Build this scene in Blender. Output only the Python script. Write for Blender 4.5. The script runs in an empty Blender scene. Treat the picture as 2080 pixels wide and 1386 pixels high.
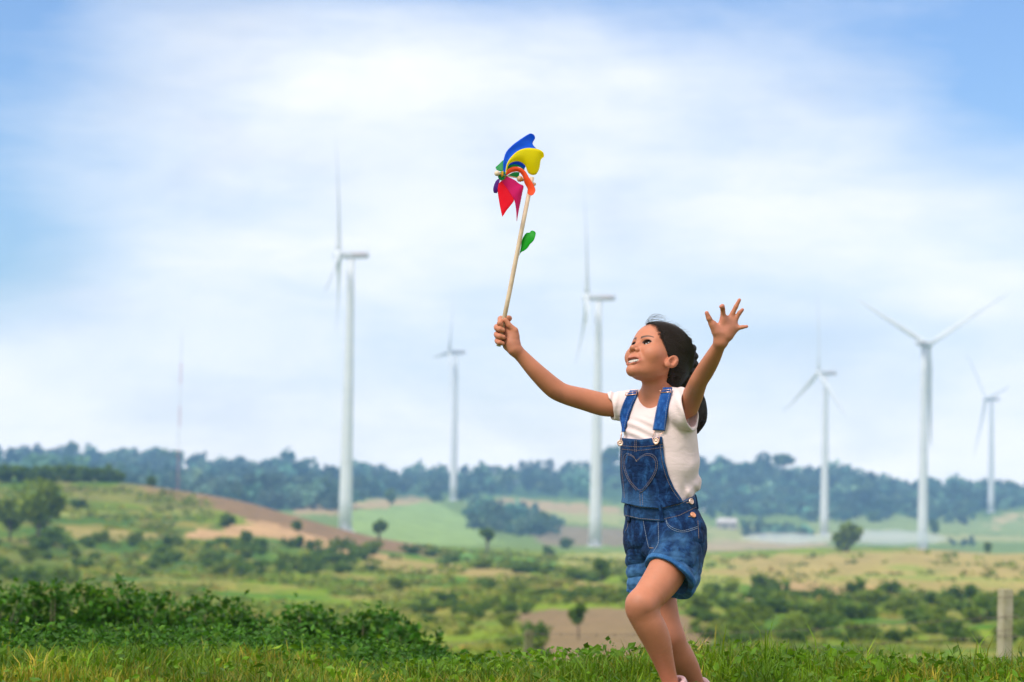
import bpy, bmesh, math, random
import numpy as np
from mathutils import Vector, Matrix, noise
from mathutils.bvhtree import BVHTree
random.seed(7); RNG = np.random.default_rng(7)
sc = bpy.context.scene
COL = sc.collection

# ------------------------------------------------------------------ camera
FPX = 4911.0                 # 85 mm lens on a 36 mm sensor, 2080 px wide
CAM_H = 0.62
PITCH = math.atan(307 / FPX)
ROLL = math.radians(1.0)
fw = Vector((0, math.cos(PITCH), math.sin(PITCH)))
R0 = Vector((1, 0, 0)); U0 = Vector((0, -math.sin(PITCH), math.cos(PITCH)))
CR = math.cos(ROLL) * R0 + math.sin(ROLL) * U0
CU = math.cos(ROLL) * U0 - math.sin(ROLL) * R0
CAM = Vector((0, 0, CAM_H))
cd = bpy.data.cameras.new("camera"); cam = bpy.data.objects.new("camera", cd); COL.objects.link(cam)
m = Matrix((CR, CU, -fw)).transposed().to_4x4(); m.translation = CAM
cam.matrix_world = m
cd.lens = 85; cd.sensor_width = 36; cd.clip_start = 0.1; cd.clip_end = 20000
cd.dof.use_dof = True; cd.dof.focus_distance = 6.9; cd.dof.aperture_fstop = 4.8
sc.camera = cam

def P(px, py, Y):
    """World point at depth Y seen at photograph pixel (px, py)."""
    d = fw + CR * ((px - 1040) / FPX) + CU * ((693 - py) / FPX)
    return CAM + d * (Y / d.y)
def J(px, py, dd=0.0):
    return P(px, py, 7.0 + dd)
def NP(v): return np.array(v, dtype=np.float64)

# ------------------------------------------------------------------ light
SUN_EL, SUN_AZ = math.radians(50), math.radians(222)     # azimuth clockwise from +Y
sun_dir = Vector((math.sin(SUN_AZ) * math.cos(SUN_EL), math.cos(SUN_AZ) * math.cos(SUN_EL), math.sin(SUN_EL)))
sl = bpy.data.lights.new("sun", 'SUN'); sl.energy = 2.7; sl.angle = math.radians(22); sl.color = (1, .95, .87)
so = bpy.data.objects.new("sun", sl); COL.objects.link(so)
so.rotation_euler = sun_dir.to_track_quat('Z', 'Y').to_euler()

sc.view_settings.view_transform = 'Standard'; sc.view_settings.look = 'None'
sc.view_settings.exposure = .36; sc.view_settings.gamma = 1
sc.cycles.use_denoising = True
sc.cycles.max_bounces = 6; sc.cycles.diffuse_bounces = 3; sc.cycles.glossy_bounces = 2
sc.cycles.transmission_bounces = 2; sc.cycles.volume_bounces = 1; sc.cycles.transparent_max_bounces = 8

class NT:
    """tiny node helper"""
    def __init__(s, tree): s.t = tree
    def n(s, typ, **kw):
        nd = s.t.nodes.new(typ)
        for k, v in kw.items():
            if k == 'inp':
                for kk, vv in v.items():
                    nd.inputs[kk].default_value = vv
            else: setattr(nd, k, v)
        return nd
    def l(s, a, b): s.t.links.new(a, b)
    def math(s, op, a, b=None, c=None, clamp=False):
        nd = s.t.nodes.new('ShaderNodeMath'); nd.operation = op; nd.use_clamp = clamp
        for i, v in enumerate((a, b, c)):
            if v is None: continue
            if isinstance(v, (int, float)): nd.inputs[i].default_value = v
            else: s.l(v, nd.inputs[i])
        return nd.outputs[0]
    def noise(s, vec, scale, detail=4, rough=.5, dist=0):
        nd = s.n('ShaderNodeTexNoise', inp={'Scale': scale, 'Detail': detail, 'Roughness': rough, 'Distortion': dist})
        if vec is not None: s.l(vec, nd.inputs['Vector'])
        return nd.outputs['Fac']
    def ramp(s, fac, stops, interp='LINEAR'):
        nd = s.n('ShaderNodeValToRGB'); cr = nd.color_ramp; cr.interpolation = interp
        while len(cr.elements) < len(stops): cr.elements.new(.5)
        for e, (p, c) in zip(cr.elements, stops):
            e.position = p; e.color = tuple(c) + (1,) if len(c) == 3 else c
        s.l(fac, nd.inputs[0]); return nd.outputs[0]
    def mix(s, fac, a, b, mode='MIX'):
        nd = s.n('ShaderNodeMix', data_type='RGBA', blend_type=mode)
        for i, v in ((0, fac), (6, a), (7, b)):
            if isinstance(v, (int, float)): nd.inputs[i].default_value = v
            elif isinstance(v, tuple): nd.inputs[i].default_value = v + (1,) if len(v) == 3 else v
            else: s.l(v, nd.inputs[i])
        return nd.outputs[2]
    def mapping(s, vec, scale=(1, 1, 1), rot=(0, 0, 0), loc=(0, 0, 0)):
        nd = s.n('ShaderNodeMapping'); nd.inputs['Scale'].default_value = scale
        nd.inputs['Rotation'].default_value = rot; nd.inputs['Location'].default_value = loc
        s.l(vec, nd.inputs['Vector']); return nd.outputs[0]

# ------------------------------------------------------------------ sky
def pxdir(px, py):
    d = fw + CR * ((px - 1040) / FPX) + CU * ((693 - py) / FPX); return d.normalized()
w = bpy.data.worlds.new("World"); sc.world = w; w.use_nodes = True
w.node_tree.nodes.clear(); N = NT(w.node_tree)
sky = N.n('ShaderNodeTexSky', sky_type='NISHITA', sun_disc=False, sun_elevation=SUN_EL, sun_rotation=SUN_AZ,
          altitude=300, air_density=1.0, dust_density=1.2, ozone_density=3.0)
tc = N.n('ShaderNodeTexCoord').outputs['Generated']
# clouds: patches of blue showing through a thin bright cloud sheet
warp = N.mapping(tc, scale=(1, 1, 2.4))
n1 = N.noise(warp, 5.0, 7, .55, .4)
n2 = N.noise(N.mapping(tc, scale=(1, 1, 5.0), rot=(0, math.radians(-22), 0)), 16, 6, .6, .3)
holes = None
def hole(px, py, r, stretch, amt):
    """a gap in the cloud sheet round one direction of the sky"""
    global holes
    d = pxdir(px, py)
    sub = N.n('ShaderNodeVectorMath', operation='SUBTRACT'); N.l(tc, sub.inputs[0]); sub.inputs[1].default_value = d
    mul = N.n('ShaderNodeVectorMath', operation='MULTIPLY'); N.l(sub.outputs[0], mul.inputs[0]); mul.inputs[1].default_value = (1 / stretch, 1, 1)
    ln = N.n('ShaderNodeVectorMath', operation='LENGTH'); N.l(mul.outputs[0], ln.inputs[0])
    mr = N.n('ShaderNodeMapRange', interpolation_type='SMOOTHSTEP'); N.l(ln.outputs['Value'], mr.inputs[0])
    mr.inputs[1].default_value = 0; mr.inputs[2].default_value = r; mr.inputs[3].default_value = amt; mr.inputs[4].default_value = 0
    holes = mr.outputs[0] if holes is None else N.math('ADD', holes, mr.outputs[0])
hole(-160, 290, .115, 1.1, 1.1)
hole(-60, 560, .05, 1.6, .30)
hole(60, -60, .065, 1.8, .65)
hole(620, -90, .05, 2.2, .45)
hole(1250, -110, .060, 3.2, 1.15)
hole(2170, 120, .10, 1.35, 1.15)
hole(1700, 50, .04, 1.6, .30)
hole(1480, 690, .03, 2.5, .13)
hole(800, 560, .03, 3.0, .10)
hole(1100, 470, .03, 3.0, .10)
gap = N.math('ADD', holes, N.math('MULTIPLY', N.math('SUBTRACT', n1, .5), 1.5))
gap = N.math('ADD', gap, N.math('MULTIPLY', N.math('SUBTRACT', n2, .5), .50))
gap = N.math('ADD', gap, .06, clamp=True)
cl_col = N.ramp(N.noise(N.mapping(tc, scale=(1, 1, 1.7), loc=(.3, 0, .1)), 10, 6, .52, .2), [(.32, (7.9, 8.1, 8.6)), (.48, (9.2, 9.3, 9.5)), (.66, (10.4, 10.15, 10.0))])
hs = N.n('ShaderNodeHueSaturation', inp={'Hue': .512, 'Saturation': 1.18, 'Value': 1.34}); N.l(sky.outputs[0], hs.inputs['Color'])
sepz = N.n('ShaderNodeSeparateXYZ'); N.l(tc, sepz.inputs[0])
low = N.n('ShaderNodeMapRange', interpolation_type='SMOOTHSTEP'); N.l(sepz.outputs[2], low.inputs[0])      # cloud sheet is brightest towards the horizon
for i_, v_ in ((1, -.01), (2, .16), (3, 1.42), (4, .96)): low.inputs[i_].default_value = v_
cl_col = N.mix(1, cl_col, N.ramp(N.math('MULTIPLY', low.outputs[0], .5), [(.48, (1.96, 1.96, 1.96)), (.71, (2.85, 2.66, 2.42))]), 'MULTIPLY'); cl_col = N.mix(1, cl_col, (.5, .5, .5), 'MULTIPLY')
col = N.mix(gap, cl_col, hs.outputs[0])
bg = N.n('ShaderNodeBackground', inp={'Strength': .094}); N.l(col, bg.inputs[0])
wo = N.n('ShaderNodeOutputWorld'); N.l(bg.outputs[0], wo.inputs[0])

# ------------------------------------------------------------------ object helpers
def tag(o, label=None, cat=None, group=None, kind=None):
    if label: o['label'] = label
    if cat: o['category'] = cat
    if group: o['group'] = group
    if kind: o['kind'] = kind
    return o
def empty(name, loc=(0, 0, 0)):
    o = bpy.data.objects.new(name, None); o.location = loc; o.empty_display_size = .1; COL.objects.link(o); return o
def mesh_obj(name, V, Fc, mat=None, parent=None, smooth=True, mats=None, midx=None):
    """V: (n,3) world coordinates; Fc: list / array of faces."""
    me = bpy.data.meshes.new(name)
    V = np.asarray(V, dtype=np.float64).reshape(-1, 3)
    off = np.zeros(3)
    if parent is not None:
        p = parent
        while p is not None:
            off = off + np.array(p.location); p = p.parent
    V = V - off
    if isinstance(Fc, np.ndarray):
        k = Fc.shape[1]; me.vertices.add(len(V)); me.vertices.foreach_set('co', V.astype(np.float32).ravel())
        me.loops.add(Fc.size); me.loops.foreach_set('vertex_index', Fc.astype(np.int32).ravel())
        me.polygons.add(len(Fc)); me.polygons.foreach_set('loop_start', np.arange(0, Fc.size, k, dtype=np.int32))
        me.update(calc_edges=True); me.validate()
    else:
        me.from_pydata([tuple(v) for v in V], [], [tuple(f) for f in Fc]); me.update()
    if mats:
        for mm in mats: me.materials.append(mm)
        if midx is not None: me.polygons.foreach_set('material_index', np.asarray(midx, dtype=np.int32))
    elif mat: me.materials.append(mat)
    me.polygons.foreach_set('use_smooth', [smooth] * len(me.polygons))
    o = bpy.data.objects.new(name, me); COL.objects.link(o)
    if parent is not None: o.parent = parent
    return o
def set_col(o, name, C):
    """per-vertex colour attribute (pigment)"""
    a = o.data.color_attributes.new(name, 'FLOAT_COLOR', 'POINT')
    C = np.asarray(C, dtype=np.float32)
    if C.shape[1] == 3: C = np.hstack([C, np.ones((len(C), 1), np.float32)])
    a.data.foreach_set('color', C.ravel())
class MB:
    """collects pieces into one mesh"""
    def __init__(s): s.V = []; s.F = []; s.n = 0
    def add(s, V, Fc):
        V = np.asarray(V, dtype=np.float64).reshape(-1, 3)
        s.F += [tuple(int(i) + s.n for i in f) for f in Fc]; s.V.append(V); s.n += len(V); return s
    def tube(s, pts, rad, seg=8, cap=True, flat=None):
        pts = [Vector(p) for p in pts]; n = len(pts)
        if isinstance(rad, (int, float)): rad = [rad] * n
        V = []; up = Vector((0.13, .31, .94)).normalized(); prev = None
        for i, p in enumerate(pts):
            t = (pts[min(i + 1, n - 1)] - pts[max(i - 1, 0)])
            t = t.normalized() if t.length > 1e-9 else Vector((0, 0, 1))
            a = prev - t * prev.dot(t) if prev is not None else up - t * up.dot(t)
            if a.length < 1e-4: a = Vector((1, 0, 0)) - t * t.x
            a.normalize(); prev = a; b = t.cross(a)
            for j in range(seg):
                q = 2 * math.pi * j / seg
                V.append(p + (a * math.cos(q) + b * math.sin(q)) * rad[i])
        Fc = [(i * seg + j, i * seg + (j + 1) % seg, (i + 1) * seg + (j + 1) % seg, (i + 1) * seg + j) for i in range(n - 1) for j in range(seg)]
        if cap: Fc += [tuple(reversed(range(seg))), tuple((n - 1) * seg + j for j in range(seg))]
        return s.add(V, Fc)
    def box(s, c, size, rot=None):
        V = [Vector(((i & 1) - .5, ((i >> 1) & 1) - .5, ((i >> 2) & 1) - .5)) for i in range(8)]
        V = [Vector((v.x * size[0], v.y * size[1], v.z * size[2])) for v in V]
        if rot is not None: V = [rot @ v for v in V]
        V = [v + Vector(c) for v in V]
        return s.add(V, [(0, 2, 3, 1), (4, 5, 7, 6), (0, 1, 5, 4), (2, 6, 7, 3), (0, 4, 6, 2), (1, 3, 7, 5)])
    def build(s, name, mat, parent=None, smooth=True, **k):
        return mesh_obj(name, np.vstack(s.V), s.F, mat, parent, smooth, **k)
def material(name):
    m = bpy.data.materials.new(name); m.use_nodes = True; m.node_tree.nodes.clear(); N = NT(m.node_tree)
    b = N.n('ShaderNodeBsdfPrincipled'); o = N.n('ShaderNodeOutputMaterial'); N.l(b.outputs[0], o.inputs[0])
    return m, N, b
def simple(name, c1, c2=None, scale=20, rough=.6, bump=0, bscale=None, metal=0, spec=.5, dist=.002):
    m, N, b = material(name); tcn = N.n('ShaderNodeTexCoord').outputs['Object']
    f = N.noise(tcn, scale, 5, .6)
    N.l(N.ramp(f, [(.3, c1), (.7, c2 or c1)]), b.inputs['Base Color'])
    b.inputs['Roughness'].default_value = rough; b.inputs['Metallic'].default_value = metal
    b.inputs['Specular IOR Level'].default_value = spec
    if bump:
        bp = N.n('ShaderNodeBump', inp={'Strength': bump, 'Distance': dist}); N.l(N.noise(tcn, bscale or scale, 4), bp.inputs['Height'])
        N.l(bp.outputs[0], b.inputs['Normal'])
    return m
# ================================================================== LAND
def _hash(i, j, s):
    v = np.sin(i * 127.1 + j * 311.7 + s * 74.7) * 43758.5453
    return v - np.floor(v)
def vnoise(x, y, s=0):
    i = np.floor(x); j = np.floor(y); fx = x - i; fy = y - j
    fx = fx * fx * (3 - 2 * fx); fy = fy * fy * (3 - 2 * fy)
    a = _hash(i, j, s); b = _hash(i + 1, j, s); c = _hash(i, j + 1, s); d = _hash(i + 1, j + 1, s)
    return (a * (1 - fx) + b * fx) * (1 - fy) + (c * (1 - fx) + d * fx) * fy
def fbm(x, y, s=0, o=4):
    t = 0; a = .5; n = 0
    for k in range(o):
        t = t + a * vnoise(x * 2 ** k, y * 2 ** k, s + k); n += a; a *= .55
    return t / n
UC = np.array([0, 260, 520, 780, 1040, 1300, 1560, 1820, 2080.])
NEAR = {2: .0, 6: .0, 8.2: 0, 9.0: -.05, 10: -.17, 12: -.42, 15: -.74, 18: -.98, 22: -1.3, 30: -1.95, 60: -4.3}
FAR = {110: [1320, 1325, 1330, 1335, 1335, 1335, 1340, 1340, 1340],
 170: [1250, 1255, 1262, 1270, 1262, 1260, 1275, 1280, 1275],
 240: [1190, 1200, 1215, 1225, 1215, 1210, 1225, 1228, 1222],
 340: [1110, 1135, 1150, 1170, 1165, 1170, 1185, 1185, 1180],
 450: [1030, 1055, 1085, 1125, 1140, 1150, 1155, 1150, 1150],
 550: [962, 975, 1026, 1092, 1126, 1140, 1133, 1128, 1135],
 640: [985, 1005, 1050, 1108, 1120, 1132, 1119, 1114, 1126],
 720: [1005, 1025, 1065, 1110, 1116, 1126, 1120, 1124, 1140],
 850: [1005, 1025, 1060, 1082, 1108, 1118, 1121, 1128, 1142],
 1050: [1000, 1020, 1040, 1045, 1085, 1100, 1106, 1115, 1120],
 1250: [995, 1010, 1020, 1022, 1050, 1065, 1085, 1092, 1095],
 1450: [985, 990, 1000, 1008, 1028, 1035, 1060, 1070, 1072],
 1650: [962, 962, 975, 990, 1002, 995, 1025, 1040, 1040],
 1900: [935, 942, 960, 978, 978, 958, 968, 995, 1012],
 2300: [965, 970, 985, 1000, 1000, 985, 1000, 1020, 1032],
 4000: [985, 990, 998, 1005, 1010, 1010, 1018, 1025, 1030]}
YS = np.array(list(NEAR) + list(FAR) + [9000.])
ZT = np.array([[z] * 9 for z in NEAR.values()] + [[P(u, y, Y).z for u, y in zip(UC, r)] for Y, r in FAR.items()] + [[-30.] * 9])
# resample smoothly: fine table over (log Y, u)
UF = np.linspace(0, 2080, 105); LF = np.linspace(math.log(2), math.log(9000), 420)
def cr_interp(xs, x, T):
    """Catmull-Rom along axis 0"""
    i = np.clip(np.searchsorted(xs, x) - 1, 0, len(xs) - 2); t = (x - xs[i]) / (xs[i + 1] - xs[i])
    m = np.gradient(T, xs, axis=0); h = (xs[i + 1] - xs[i])
    t = t.reshape(-1, *[1] * (T.ndim - 1)); h = h.reshape(t.shape)
    return (2*t**3-3*t**2+1)*T[i] + (t**3-2*t**2+t)*h*m[i] + (-2*t**3+3*t**2)*T[i+1] + (t**3-t**2)*h*m[i+1]
ZF = np.array([np.interp(LF, np.log(YS), ZT[:, j]) for j in range(9)]).T
ker = np.exp(-np.linspace(-2, 2, 7) ** 2); ker /= ker.sum()
ZF = np.apply_along_axis(lambda c: np.convolve(np.pad(c, 3, 'edge'), ker, 'valid'), 0, ZF)
ZF = cr_interp(UC, UF, ZF.T).T                      # (420, 105)
TX0 = P(0, 1100, 1).x; TX1 = P(2080, 1100, 1).x      # tangent of azimuth at the frame's sides
def gz(x, Y):
    """height of the ground"""
    x = np.asarray(x, float); Y = np.asarray(Y, float)
    Yc = np.clip(Y, 2, 9000)
    u = np.clip((x / Yc - TX0) / (TX1 - TX0), 0, 1) * 104; l = (np.log(Yc) - LF[0]) / (LF[1] - LF[0])
    l = np.clip(l, 0, 418.999)
    i = np.floor(l).astype(int); j = np.minimum(np.floor(u).astype(int), 103); fi = l - i; fj = u - j
    z = (ZF[i, j] * (1 - fj) + ZF[i, j + 1] * fj) * (1 - fi) + (ZF[i + 1, j] * (1 - fj) + ZF[i + 1, j + 1] * fj) * fi
    amp = np.clip(Yc / 200 - .05, 0, 4) * .35
    z = z + amp * (fbm(x / 30 + 5, Y / 30, 3) - .5) * 2 * np.clip(Yc / 60, 0, 1)
    return z + .07 * (fbm(x * 1.5, Y * 1.5, 9) - .5) * np.clip((Y - 7.2) / 1.0, .15, 1)
def proj(x, Y, z):
    v = np.stack([x - CAM.x, Y - CAM.y, z - CAM.z], -1)
    d = v @ NP(fw); return 1040 + FPX * (v @ NP(CR)) / d, 693 - FPX * (v @ NP(CU)) / d
def ground_at(px, py, y0=60, y1=2200):
    """first ground point seen at a pixel, looking from y0 outwards"""
    Y = np.exp(np.linspace(math.log(y0), math.log(y1), 1500)); X = np.array([P(px, py, 1).x]) * Y
    _, pp = proj(X, Y, gz(X, Y)); k = np.argmax(pp <= py) if (pp <= py).any() else int(np.argmin(pp))
    return Vector((X[k], Y[k], float(gz(X[k], Y[k]))))

az_in = np.linspace(TX0 * 1.06, TX1 * 1.06, 420)
az = np.concatenate([-np.tan(np.radians(np.linspace(55, 13.2, 40))), az_in, np.tan(np.radians(np.linspace(13.2, 55, 40)))])
rings = np.unique(np.concatenate([np.exp(np.linspace(math.log(2.5), math.log(60), 90)), np.exp(np.linspace(math.log(60), math.log(2400), 430)), np.exp(np.linspace(math.log(2400), math.log(2450), 2))]))
YY, AA = np.meshgrid(rings, az, indexing='ij'); XX = YY * AA; ZZ = gz(XX, YY)
PX, PY = proj(XX, YY, ZZ)
nr, na = YY.shape
# pigment of the ground cover
def pip(x, y, poly):
    ins = np.zeros(x.shape, bool); n = len(poly)
    for i in range(n):
        x1, y1 = poly[i]; x2, y2 = poly[(i + 1) % n]
        if y1 == y2: continue
        c = ((y1 > y) != (y2 > y)) & (x < (x2 - x1) * (y - y1) / (y2 - y1) + x1); ins ^= c
    return ins
grass = np.array([.15, .22, .012]); lush = np.array([.055, .150, .008]); straw = np.array([.25, .20, .07]); dark = np.array([.05, .085, .022])
brown = np.array([.21, .125, .09]); pink = np.array([.42, .26, .18]); dirt = np.array([.20, .135, .10]); pale = np.array([.33, .25, .12])
f1 = fbm(XX / 14, YY / 26, 11); f2 = fbm(XX / 4, YY / 9, 21); f3 = fbm(XX / 50, YY / 90, 31)
def sm(a, b, x): t = np.clip((x - a) / (b - a), 0, 1); return (t * t * (3 - 2 * t))[..., None]
C = grass + (lush - grass) * sm(.42, .62, f1) + (straw - grass) * sm(.55, .75, f2) * .6
C = C * (1 - sm(.55, .66, f3) * .5) + dark * sm(.55, .66, f3) * .5
f4 = fbm(XX / 7, YY / 13, 41); k4 = sm(.50, .62, f4) * .55; C = C * (1 - k4) + k4 * np.where((f1 > .45)[..., None], np.array([.30, .22, .08]), C * .55)
near = (YY < 40); C[near] = (dark * .6 + lush * .4)
nf = 1 + 1.3 * np.clip((300 - YY) / 150, 0, 1); JX = PX + ((f2 - .5) * 50 + (f1 - .5) * 50) * nf; JY = PY + ((f2 - .5) * 14 + (f1 - .5) * 16) * nf
def field(poly, col, y0, y1, amt=1.0, var=.25, stripes=0):
    mk = pip(JX, JY, poly) & (YY > y0) & (YY < y1)
    c = np.array(col) * (1 + var * 2 * (f2[mk] - .5))[:, None]
    if stripes: c = c * (1 + .12 * np.sin(YY[mk] * stripes + XX[mk] * stripes * .5))[:, None]
    C[mk] = C[mk] * (1 - amt) + c * amt
far = YY > 700
C[far] = (np.array([.13, .19, .055]) * (1 + .5 * (f1[far] - .5))[:, None])
field([(-150, 900), (2250, 930), (2250, 1045), (2060, 1030), (1990, 1045), (1400, 1045), (1280, 1020), (1000, 1008), (860, 1010), (715, 1022), (600, 1060), (560, 1120), (-150, 1060)], (.035, .085, .045), 1050, 2400, .9)
# left hill: ploughed strip down the crest, pale track, terraces
field([(285, 940), (520, 990), (840, 1085), (900, 1135), (640, 1105), (520, 1062), (420, 1028), (300, 1000)], brown, 330, 620, .95)
field([(130, 985), (330, 985), (440, 1020), (420, 1045), (250, 1020), (130, 1008)], (.19, .15, .07), 400, 620, .6)
field([(370, 1082), (470, 1070), (520, 1058), (560, 1066), (700, 1106), (800, 1132), (760, 1138), (620, 1112), (560, 1092), (480, 1090), (380, 1096)], pink, 200, 620, .95)
field([(130, 1078), (360, 1085), (370, 1097), (150, 1095)], pale, 200, 620, .7)
field([(120, 1040), (420, 1038), (430, 1046), (120, 1050)], (.25, .27, .08), 200, 620, .8)
field([(760, 1130), (900, 1142), (1180, 1180), (1300, 1200), (1200, 1204), (900, 1165), (740, 1150)], (.30, .22, .11), 200, 620, .8)
field([(930, 1125), (1100, 1130), (1150, 1150), (1060, 1160), (940, 1140)], (.12, .30, .08), 330, 640, .7)
field([(1050, 1128), (1300, 1122), (1300, 1160), (1160, 1150)], (.30, .29, .11), 330, 760, .8)
# bare dirt slope in the middle
field([(1060, 1258), (1090, 1240), (1200, 1234), (1290, 1240), (1365, 1240), (1420, 1262), (1475, 1315), (1470, 1350), (1120, 1350), (1085, 1310)], dirt, 90, 260, .95, .15)
field([(1500, 1185), (1620, 1180), (1830, 1200), (1830, 1222), (1600, 1200)], pink, 200, 450, .8)
field([(1515, 1205), (1580, 1225), (1560, 1238), (1500, 1215)], (.4, .3, .16), 140, 300, .8)
# pale dry fields on the right
field([(1395, 1132), (1700, 1125), (1860, 1116), (2200, 1120), (2200, 1215), (1900, 1205), (1600, 1180), (1395, 1190)], pale, 200, 720, .88, .3)
mk = pip(PX, PY, [(1395, 1125), (2200, 1115), (2200, 1215), (1395, 1200)]) & (YY > 200) & (YY < 720)
gm = sm(.55, .68, fbm(XX[mk] / 18, YY[mk] / 60, 77)); C[mk] = C[mk] * (1 - gm * .75) + np.array([.19, .25, .05]) * gm * .75
# far valley
field([(720, 1010), (870, 1010), (960, 1060), (1020, 1105), (730, 1110), (700, 1060)], (.21, .30, .12), 720, 1350, .95, .2, .25)
field([(600, 1030), (800, 1012), (870, 1008), (860, 1020), (720, 1040), (600, 1050)], (.36, .25, .18), 900, 1600, .9)
field([(950, 1012), (1060, 1015), (1270, 1035), (1270, 1065), (1100, 1040), (960, 1032)], (.36, .25, .17), 900, 1700, .9)
field([(1090, 1040), (1270, 1045), (1270, 1070), (1130, 1060)], (.28, .30, .14), 900, 1600, .9)
field([(1080, 1080), (1130, 1068), (1280, 1078), (1280, 1112), (1100, 1108)], (.20, .15, .13), 760, 1400, .9)
field([(1400, 1100), (1620, 1092), (1690, 1105), (1640, 1118), (1400, 1122)], (.34, .26, .22), 700, 1200, .85)
field([(1430, 1068), (1690, 1080), (2200, 1090), (2200, 1102), (1430, 1100)], (.30, .30, .16), 700, 1500, .8)
field([(1640, 1045), (2100, 1060), (2100, 1085), (1640, 1075)], (.22, .27, .13), 900, 1600, .7, .2, .2)
field([(2015, 1050), (2100, 1040), (2100, 1050), (2030, 1062), (2022, 1078), (2012, 1078)], (.42, .33, .22), 900, 1900, .9, .1)
def grid_faces(a, b):
    i = np.arange((a - 1) * b).reshape(a - 1, b)[:, :-1].ravel()
    return np.stack([i, i + 1, i + b + 1, i + b], 1)
gm_, GN, gb = material('ground_cover')
vc = GN.n('ShaderNodeVertexColor', layer_name='cover').outputs[0]
gco = GN.n('ShaderNodeTexCoord').outputs['Object']
nz = GN.noise(gco, 1.2, 8, .7)
fac = GN.n('ShaderNodeMapRange'); GN.l(nz, fac.inputs[0]); fac.inputs[1].default_value = .25; fac.inputs[2].default_value = .75; fac.inputs[3].default_value = .62; fac.inputs[4].default_value = 1.35
GN.l(GN.mix(1.0, vc, fac.outputs[0], 'MULTIPLY'), gb.inputs['Base Color'])
gb.inputs['Roughness'].default_value = .95; gb.inputs['Specular IOR Level'].default_value = .1
bp = GN.n('ShaderNodeBump', inp={'Strength': .6, 'Distance': .3}); GN.l(nz, bp.inputs['Height']); GN.l(bp.outputs[0], gb.inputs['Normal'])
ground = mesh_obj('ground', np.stack([XX, YY, ZZ], -1).reshape(-1, 3), grid_faces(nr, na), gm_)
C = C * np.array([1.22, 1.20, .85]); set_col(ground, 'cover', C.reshape(-1, 3)); tag(ground, kind='structure')
# the rest of the hilltop, behind and beside the camera
YB, XB = np.meshgrid(np.linspace(-60, 2.52, 40), np.linspace(-60, 60, 60), indexing='ij')
back = mesh_obj('hilltop', np.stack([XB, YB, np.full_like(XB, -.012)], -1).reshape(-1, 3), grid_faces(40, 60), gm_)
set_col(back, 'cover', np.tile(grass, (2400, 1))); tag(back, kind='structure')

# ------------------------------------------------------------------ foliage
def foliage_mat(name, c1, c2, c3=None, scale=6, trans=.3, attr=False, rough=.6):
    m = bpy.data.materials.new(name); m.use_nodes = True; m.node_tree.nodes.clear(); N = NT(m.node_tree)
    tcn = N.n('ShaderNodeTexCoord').outputs['Object']
    colr = N.ramp(N.noise(tcn, scale, 3, .6), [(.32, c1), (.55, c2), (.72, c3 or c2)])
    if attr:
        colr = N.mix(1.0, colr, N.n('ShaderNodeVertexColor', layer_name='tint').outputs[0], 'MULTIPLY')
    b = N.n('ShaderNodeBsdfPrincipled'); N.l(colr, b.inputs['Base Color']); b.inputs['Roughness'].default_value = rough
    b.inputs['Specular IOR Level'].default_value = .25
    t = N.n('ShaderNodeBsdfTranslucent'); N.l(colr, t.inputs[0])
    mx = N.n('ShaderNodeMixShader', inp={0: trans}); N.l(b.outputs[0], mx.inputs[1]); N.l(t.outputs[0], mx.inputs[2])
    o = N.n('ShaderNodeOutputMaterial'); N.l(mx.outputs[0], o.inputs[0]); return m
def rand_dirs(n, rng):
    v = rng.normal(size=(n, 3)); return v / np.linalg.norm(v, axis=1, keepdims=True)
def leaf_cards(C, size, rng, elong=1.6, up=.35, size_var=.35):
    """one small folded leaf (two triangles as a quad with a crease) per centre"""
    n = len(C); d = rand_dirs(n, rng); d[:, 2] = d[:, 2] * .7 + up * .3; d /= np.linalg.norm(d, axis=1, keepdims=True)
    e = np.cross(d, rand_dirs(n, rng)); e /= np.linalg.norm(e, axis=1, keepdims=True); nn = np.cross(d, e)
    s = (size * (1 + size_var * rng.normal(size=n)).clip(.3, 2))[:, None]
    a = C - d * s * elong * .5; b = C + e * s * .5 + nn * s * .12; c = C + d * s * elong * .5; f = C - e * s * .5 + nn * s * .12
    V = np.stack([a, b, c, f], 1).reshape(-1, 3)
    return V, np.arange(4 * n).reshape(-1, 4)
def crown_pts(n, rx, ry, rz, rng, clumps=9, shell=.55):
    """leaf positions in a lumpy crown, centre at origin, half axes rx, ry, rz"""
    cc = rand_dirs(clumps, rng) * (rng.uniform(.35, .72, (clumps, 1))); cr = rng.uniform(.28, .52, clumps)
    k = rng.integers(0, clumps, n); d = rand_dirs(n, rng)
    r = cr[k] * (shell + (1 - shell) * rng.random(n) ** .5) * (1 + .15 * rng.normal(size=n))
    p = cc[k] + d * r[:, None]
    return p * np.array([rx, ry, rz])
def tint_of(n, lo, hi, rng): return np.repeat(rng.uniform(lo, hi, (n, 1)), 3, 1)

M_far = foliage_mat('haze_tinted_foliage', (.052, .110, .090), (.085, .160, .115), (.16, .25, .12), .06, .15, True)  # leaf greens shifted to blue: part of the distance haze is in this colour
M_tree = foliage_mat('tree_foliage', (.055, .115, .006), (.11, .19, .010), (.21, .27, .014), 1.2, .3)
M_olive = foliage_mat('olive_foliage', (.10, .16, .008), (.18, .25, .012), (.28, .31, .016), .8, .3)
M_bush = foliage_mat('bush_foliage', (.022, .095, .005), (.055, .175, .007), (.15, .31, .012), 9, .32, True, .5)
M_bark = simple('bark', (.10, .075, .055), (.17, .13, .10), 8, .9)

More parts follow.
